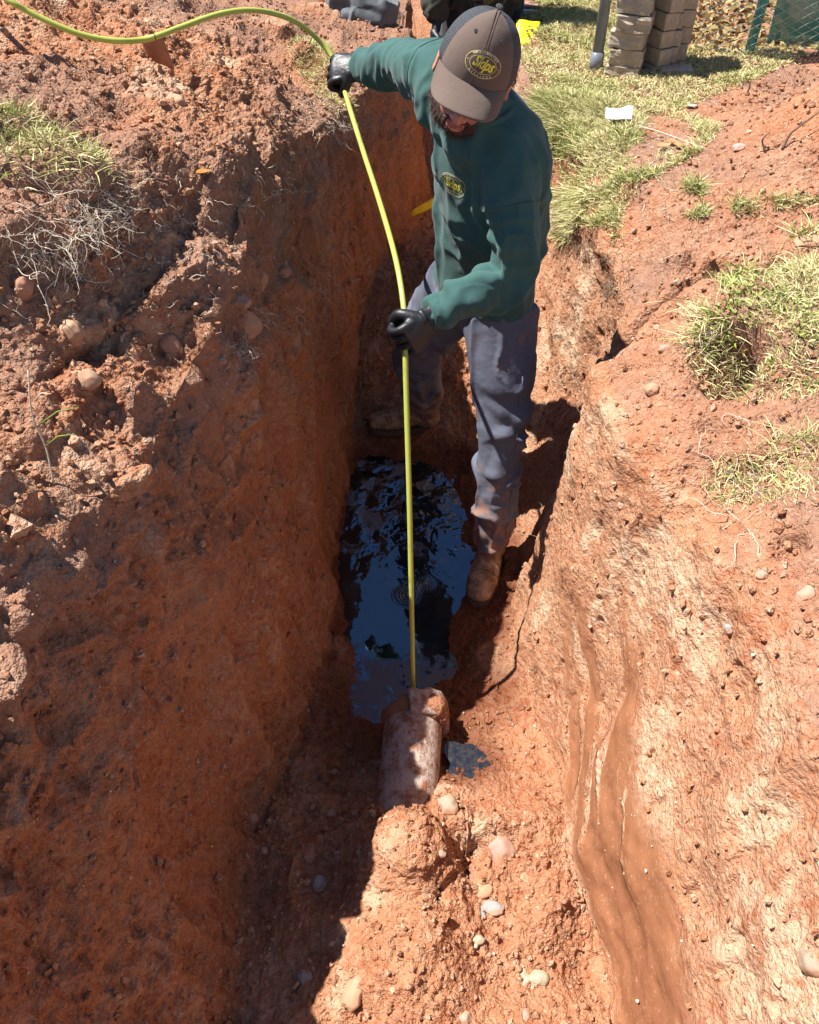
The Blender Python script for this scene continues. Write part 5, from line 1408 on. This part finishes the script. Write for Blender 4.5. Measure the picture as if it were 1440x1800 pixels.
cp2, cn2 = hit(10, 300); sod('turf_clump', cp2 + Vector((-.03, .03, .03)), (.11, .09, .11), 37, 'greener grass clump cut by the left picture edge', 900, 600)
# hair roots growing out of the banks (uncountable)
CLU = [(170, 360, 60, 150, .03, .10, 1), (60, 420, 80, 90, .04, .12, 1), (150, 430, 60, 90, .03, .09, 1), (430, 610, 32, 60, .015, .06, 1), (470, 560, 18, 24, .015, .05, 1), (560, 190, 45, 70, .02, .07, 1), (600, 215, 30, 60, .02, .08, 1), (480, 320, 60, 60, .015, .05, 1),
       (1080, 500, 22, 90, .02, .08, 0), (1060, 430, 50, 50, .02, .08, 0), (1010, 420, 50, 60, .02, .07, 0), (1300, 650, 60, 60, .03, .10, 0), (1320, 860, 80, 60, .03, .12, 1), (1240, 590, 40, 40, .02, .06, 1), (1180, 330, 90, 60, .02, .08, 1), (250, 560, 120, 50, .01, .04, 1), (540, 560, 50, 40, .015, .05, 1),
       (600, 500, 40, 20, .02, .06, 1), (1000, 650, 30, 14, .03, .09, 1), (930, 900, 30, 8, .03, .08, 1), (220, 250, 160, 120, .02, .06, 0), (330, 400, 100, 70, .01, .045, 1), (1150, 260, 120, 90, .03, .09, 1), (700, 300, 60, 30, .02, .08, 1), (120, 210, 100, 130, .03, .08, 0)]
rg = np.random.default_rng(77); cl_, rl_, cd_, rd_ = [], [], [], []
for (cx, cy, sp, n, l0, l1, pale) in CLU:
    for _ in range(n):
        px, py = cx + rg.normal(0, sp * .5), cy + rg.normal(0, sp * .5)
        s_ = np.where((np.abs(TPX - px) < 4) & (np.abs(TPY - py) < 4) & TFACE)[0]
        if not len(s_): continue
        k = s_[np.argmin(zc[s_])]
        c, r = root_curves([TP[k]], [TN[k] * .5 + np.array([.1, -.1, -.5])], l0, l1, rg)
        (cl_ if pale else cd_).extend(c); (rl_ if pale else rd_).extend(r)
V, F = tubes_np(cl_, rl_, 4); tag(mesh_np('roots', V, F, M['root']), 'pale hair roots hanging from the cut banks', 'roots', kind='stuff')
V, F = tubes_np(cd_, rd_, 4); tag(mesh_np('roots', V, F, M['root_dark']), 'brown hair roots in the cut banks', 'roots', kind='stuff')
# countable roots and twigs
def twig(name, pts, r, mat, label, cat, thick=None):
    P_ = [Vector(p) for p in pts]; root = P_[0]
    s_ = catmull([tuple(p) for p in P_], 6); V, F = frame_tube([Vector(q.tolist()) - root for q in s_], [r * (1 - .6 * i / len(s_)) for i in range(len(s_))], 8)
    o = pyobj(name, V, F, mat); o.location = root; return tag(o, label, cat)
M['twig'] = simple('brown_twig', c4(.17, .095, .06), .8, .35, 50, .6, 90, .003)
def gp(px, py, h=0.0): p, n = hit(px, py); return p + n * h
a = gp(1375, 262); twig('twig', [a, a + Vector((.012, .01, .035)), a + Vector((.03, .01, .055)), a + Vector((.075, .02, .09))], .004, M['twig'], 'crooked brown twig standing in the right spoil heap', 'twig')
a = gp(1345, 268); twig('twig', [a, a + Vector((-.015, .01, .03)), a + Vector((-.004, .0, .055))], .003, M['twig'], 'short forked twig left of the crooked one in the heap', 'twig')
a = gp(1312, 168); twig('twig', [a, a + Vector((.004, .0, .03)), a + Vector((.0, .0, .05))], .004, M['twig'], 'stubby twig poking up at the edge of lawn and heap', 'twig')
a = gp(1432, 268); twig('twig', [a, a + Vector((.03, .02, .04))], .003, M['twig'], 'twig at the right edge of the picture on the heap', 'twig')
a, n = hit(985, 352); twig('root', [a + n * -.03, a + Vector((-.02, -.02, .005)), a + Vector((-.055, -.03, .004))], .009, M['red_root'] if 'red_root' in M else M['twig'], 'thick cut root stub sticking out beside the man shirt', 'root')
a = gp(1060, 215); b_ = gp(1240, 265); twig('stalk', [a + Vector((0, 0, .01)), a.lerp(b_, .5) + Vector((0, 0, .02)), b_ + Vector((0, 0, .008))], .0022, M['root'], 'long dry stalk lying across the right rim grass', 'stalk')
a = gp(1085, 588); twig('root', [a, a + Vector((.03, -.03, -.01)), a + Vector((.055, -.045, -.035))], .0028, M['twig'], 'dark root lying on the right bank just below the crack', 'root')
a = gp(940, 940, .0); twig('root', [a, a + Vector((-.03, -.02, .03)), a + Vector((-.07, -.03, .03))], .0012, M['root'], 'thin pale root arching over the shadow beside the near boot', 'root')
a = gp(1000, 720); twig('root', [a, a + Vector((-.02, -.03, .0)), a + Vector((-.05, -.04, -.05))], .0012, M['root'], 'thin pale root hanging at the dark recess in the right wall', 'root')
# seedling with three shoots on the left bank
a = gp(95, 850); sd_ = empty('seedling', a); tag(sd_, 'spindly dead seedling with three side shoots on the shaded left bank', 'plant')
M['shoot'] = simple('green_shoot', c4(.20, .28, .05), .6)
st_ = [a, a + Vector((.0, .02, .06)), a + Vector((-.006, .03, .12)), a + Vector((.004, .05, .19))]
tubeobj('stem', [Vector(q.tolist()) for q in catmull([tuple(p) for p in st_], 6)], .0014, M['root'], sd_, 8)
for f_, dv, mt in ((.35, (.07, -.03, .05), 'shoot'), (.55, (.075, -.01, .04), 'shoot'), (.75, (.035, -.01, .02), 'root')):
    p0 = a.lerp(st_[-1], f_); tubeobj('shoot', [p0, p0 + Vector(dv) * .5 + Vector((0, 0, .008)), p0 + Vector(dv)], [.0012, .0011, .0006], M[mt], sd_, 8)

def sheet(name, pts, mat, label, cat, th=.002, sub=6, curl=.004, seed=0, loc=None):
    """quad sheet (4 corners) with crumple and thickness"""
    A, B, C_, D = [Vector(p) for p in pts]; V = []; F = []
    for j in range(sub + 1):
        for i in range(sub + 1):
            u_, v_ = i / sub, j / sub; p = A.lerp(B, u_).lerp(D.lerp(C_, u_), v_)
            V.append(p - A)
    V = np.array([tuple(v) for v in V]); nn = np.cross(np.array(B - A), np.array(D - A)); nn /= np.linalg.norm(nn)
    V = V + nn * (fbm(V * 1.0 + seed, 25, 2, seed) * curl)[:, None]
    for j in range(sub):
        for i in range(sub): q = j * (sub + 1) + i; F.append((q, q + 1, q + sub + 2, q + sub + 1))
    o = pyobj(name, [tuple(v) for v in V], F, mat); o.location = A; m = o.modifiers.new('t', 'SOLIDIFY'); m.thickness = th
    return tag(o, label, cat)
M['paper'] = simple('white_paper', c4(.80, .77, .78), .8, .04, 30)
M['yellow'] = simple('yellow_plastic', c4(.85, .66, .01), .45, .08, 30)
def quad(px, py, w, h, turn, up_=.012, tilt=.25):
    c = gp(px, py) + Vector((0, 0, up_)); x_ = Vector((math.cos(turn), math.sin(turn), 0)); y_ = Vector((-math.sin(turn), math.cos(turn), tilt)).normalized()
    return [c - x_ * w / 2 - y_ * h / 2, c + x_ * w / 2 - y_ * h / 2, c + x_ * w / 2 + y_ * h / 2, c - x_ * w / 2 + y_ * h / 2]
sheet('paper', quad(1085, 222, .085, .055, -.15, .045), M['paper'], 'crumpled white scrap of paper on the right rim grass', 'paper', .0015, 8, .016, 3)
q = quad(926, 72, .10, .115, -.12, .03, .9); o = sheet('marker', q, M['yellow'], 'yellow plastic marker with dark print just right of the cap', 'marker', .002, 6, .006, 8)
x_ = (q[1] - q[0]).normalized(); y_ = (q[3] - q[0]).normalized(); nn = x_.cross(y_)
V = []; F = []
for (u_, v_, w_, h_) in ((.55, .30, .012, .010), (.45, .52, .010, .008), (.66, .52, .010, .014), (.50, .70, .020, .004), (.72, .22, .012, .004)):
    p = (q[1] - q[0]) * u_ + (q[3] - q[0]) * v_; b0 = len(V)
    nv = nn if nn.y < 0 else -nn
    V += [p + nv * .008, p + x_ * w_ + nv * .008, p + x_ * w_ + y_ * h_ + nv * .008, p + y_ * h_ + nv * .008]; F.append((b0, b0 + 1, b0 + 2, b0 + 3))
pyobj('print', V, F, blk, o)
a = gp(722, 386); b_ = gp(760, 362)
sheet('strip', [a + Vector((0, 0, .01)), a + Vector((.004, .008, .038)), a + Vector((.10, .05, .075)), a + Vector((.10, .045, .035))], M['yellow'], 'yellow plastic strip lying behind the man waist', 'strip', .002, 6, .004, 5)
M['leaf'] = simple('dead_leaf', c4(.50, .25, .11), .7, .25, 40); M['leaf2'] = simple('orange_leaf', c4(.40, .17, .03), .6, .25, 40)
def leaf(px, py, L, turn, mat, label):
    c = gp(px, py, .004); V = []; F = []
    for i in range(9):
        t = i / 8; w_ = L * .30 * math.sin(math.pi * min(1, t * 1.02) ** .8); x = L * (t - .5); z = .25 * L * (t - .5) ** 2 * 4
        for s_ in (-1, 0, 1): V.append(Vector((x * math.cos(turn) - s_ * w_ * math.sin(turn), x * math.sin(turn) + s_ * w_ * math.cos(turn), z * .5 + abs(s_) * w_ * .5 + .002)))
    for i in range(8):
        for k in (0, 1): F.append((i * 3 + k, i * 3 + k + 1, i * 3 + k + 4, i * 3 + k + 3))
    o = pyobj('leaf', V, F, mat); o.location = c; o.modifiers.new('t', 'SOLIDIFY').thickness = .0008; tag(o, label, 'leaf')
leaf(1168, 262, .055, .5, M['leaf'], 'dead brown leaf in the rim grass, left of two others'); leaf(1182, 255, .05, 1.7, M['leaf'], 'upright dead leaf in the rim grass between two others'); leaf(1196, 262, .045, -.3, M['leaf'], 'rightmost dead leaf of the three in the rim grass')
leaf(358, 305, .035, .5, M['leaf2'], 'small orange leaf on the crest of the left bank'); leaf(1215, 190, .04, .2, M['paper'], 'pale curled leaf at the left foot of the spoil heap')
# leaf litter behind the fence
li = at_mask(inpoly([(1195, -120), (1520, -120), (1520, 75), (1320, 95), (1200, 100)]) * far_w, 5000, 21, 5, -.9)
V0, F0_, T0 = blades(li[0], li[1], .02, .05, 0, 22, .022, up=.3, spread=1.0)
T0 = T0 * np.array([.62, .50, .42]); tag(mesh_np('leaf_litter', V0, F0_, M['grass'], color=T0.astype(np.float32)), 'brown leaf litter behind the fence', 'leaves', kind='stuff')
p = Vector((F0.x + .95, F0.y + .42, ground_z(2.0, 4.3)))
V, Fc = stone_mesh(501, .26, .8, 1.3); o = mesh_np('boulder', V, Fc, SM['tan']); o.location = p + Vector((-.2, 0, .08)); tag(o, 'big rounded boulder behind the chain link fence', 'boulder')

# things at the top: broken pot shard, clay pipe end, tool bag, boot, board
M['terracotta'] = simple('terracotta', c4(.40, .17, .09), .8, .25, 30, .6, 90, .003)
a = gp(275, 112); sh = empty('pipe_shard', a); tag(sh, 'broken shard of brown clay pipe standing in the left bank under the hose', 'shard')
V = []; F = []
for i in range(7):
    for k in range(13):
        an_ = math.radians(-75 + 150 * k / 12); z = .085 * i / 6 + .008 * math.sin(k * 1.9) * (i == 6); 
        for r_o in (.042, .032): V.append(Vector((r_o * math.sin(an_), -r_o * math.cos(an_) + .03, z - .012)))
W_ = 13 * 2
for i in range(6):
    for k in range(12):
        a0 = i * W_ + k * 2; F += [(a0, a0 + 2, a0 + W_ + 2, a0 + W_), (a0 + 1, a0 + W_ + 1, a0 + W_ + 3, a0 + 3)]
for k in range(12): a0 = 6 * W_ + 2 * k; F.append((a0, a0 + 2, a0 + 3, a0 + 1))
for i in range(6):
    a0 = i * W_; F.append((a0, a0 + W_, a0 + W_ + 1, a0 + 1)); a1 = a0 + 24; F.append((a1, a1 + 1, a1 + W_ + 1, a1 + W_))
Rz = Matrix.Rotation(math.radians(-35), 3, 'Z') @ Matrix.Rotation(.25, 3, 'X')
pyobj('shard', [Rz @ v for v in V], F, M['terracotta'], sh)
a = ptz(590, 10, 1.12); a.z = ground_z(a.x, a.y)
pe = empty('clay_pipe_end', a); tag(pe, 'upright orange brown clay pipe section on the far left bank', 'pipe')
V = []; F = []; n_ = 40
for (r_, z_) in ((.075, -.02), (.075, .20), (.088, .205), (.088, .26), (.076, .262), (.074, .20), (.062, .195), (.062, -.02)):
    for k in range(n_): V.append((r_ * math.cos(2 * math.pi * k / n_), r_ * math.sin(2 * math.pi * k / n_), z_))
for i in range(7):
    for k in range(n_): F.append((i * n_ + k, i * n_ + (k + 1) % n_, (i + 1) * n_ + (k + 1) % n_, (i + 1) * n_ + k))
pyobj('clay_pipe', V, F, M['terracotta'], pe)
a = ptz(640, 30, 1.10); a.z = ground_z(a.x, a.y)
bg_ = blob('tool_bag', [limb([tuple(a + Vector((-.10, .03, .07))) + (.06, .07), tuple(a + Vector((0, .0, .075))) + (.075, .075), tuple(a + Vector((.10, -.03, .06))) + (.055, .06)], 5, 22), ell(a + Vector((-.06, .05, .13)), (.05, .05, .04)), limb([tuple(a + Vector((-.08, -.05, .05))) + (.03,), tuple(a + Vector((.0, -.07, .04))) + (.035,), tuple(a + Vector((.07, -.06, .04))) + (.03,)], 4, 14)], .006, fabric('grey_canvas', c4(.09, .10, .11), .5, .7, 300), None, 2)
drape(bg_, (14, 14, 14), .014, 5); tag(bg_, 'crumpled grey black canvas bag on the far left bank', 'bag')
V = []; 
o = sheet('plastic_sheet', [a + Vector((-.12, -.13, .012)), a + Vector((.05, -.16, .010)), a + Vector((.06, -.06, .03)), a + Vector((-.10, -.05, .035))], simple('clear_pink_plastic', c4(.40, .22, .22), .2), 'glossy pink tinged plastic scrap in front of the grey bag', 'plastic', .002, 8, .02, 9)
a = ptz(915, 6, 1.06); a.z = ground_z(a.x, a.y) + .01
bd = box('board', a + Vector((0, .06, .02)), (.30, .22, .02), simple('pink_board', c4(.34, .17, .14), .7, .2, 30), None, Matrix.Rotation(-.1, 3, 'Z')); tag(bd, 'dusty pink board lying on the grass behind the second man', 'board')
bt = box('batten', a + Vector((.0, -.07, .012)), (.30, .025, .018), simple('white_wood', c4(.70, .66, .58), .7, .1, 30), None, Matrix.Rotation(-.13, 3, 'Z')); tag(bt, 'narrow white batten in front of the pink board', 'batten')
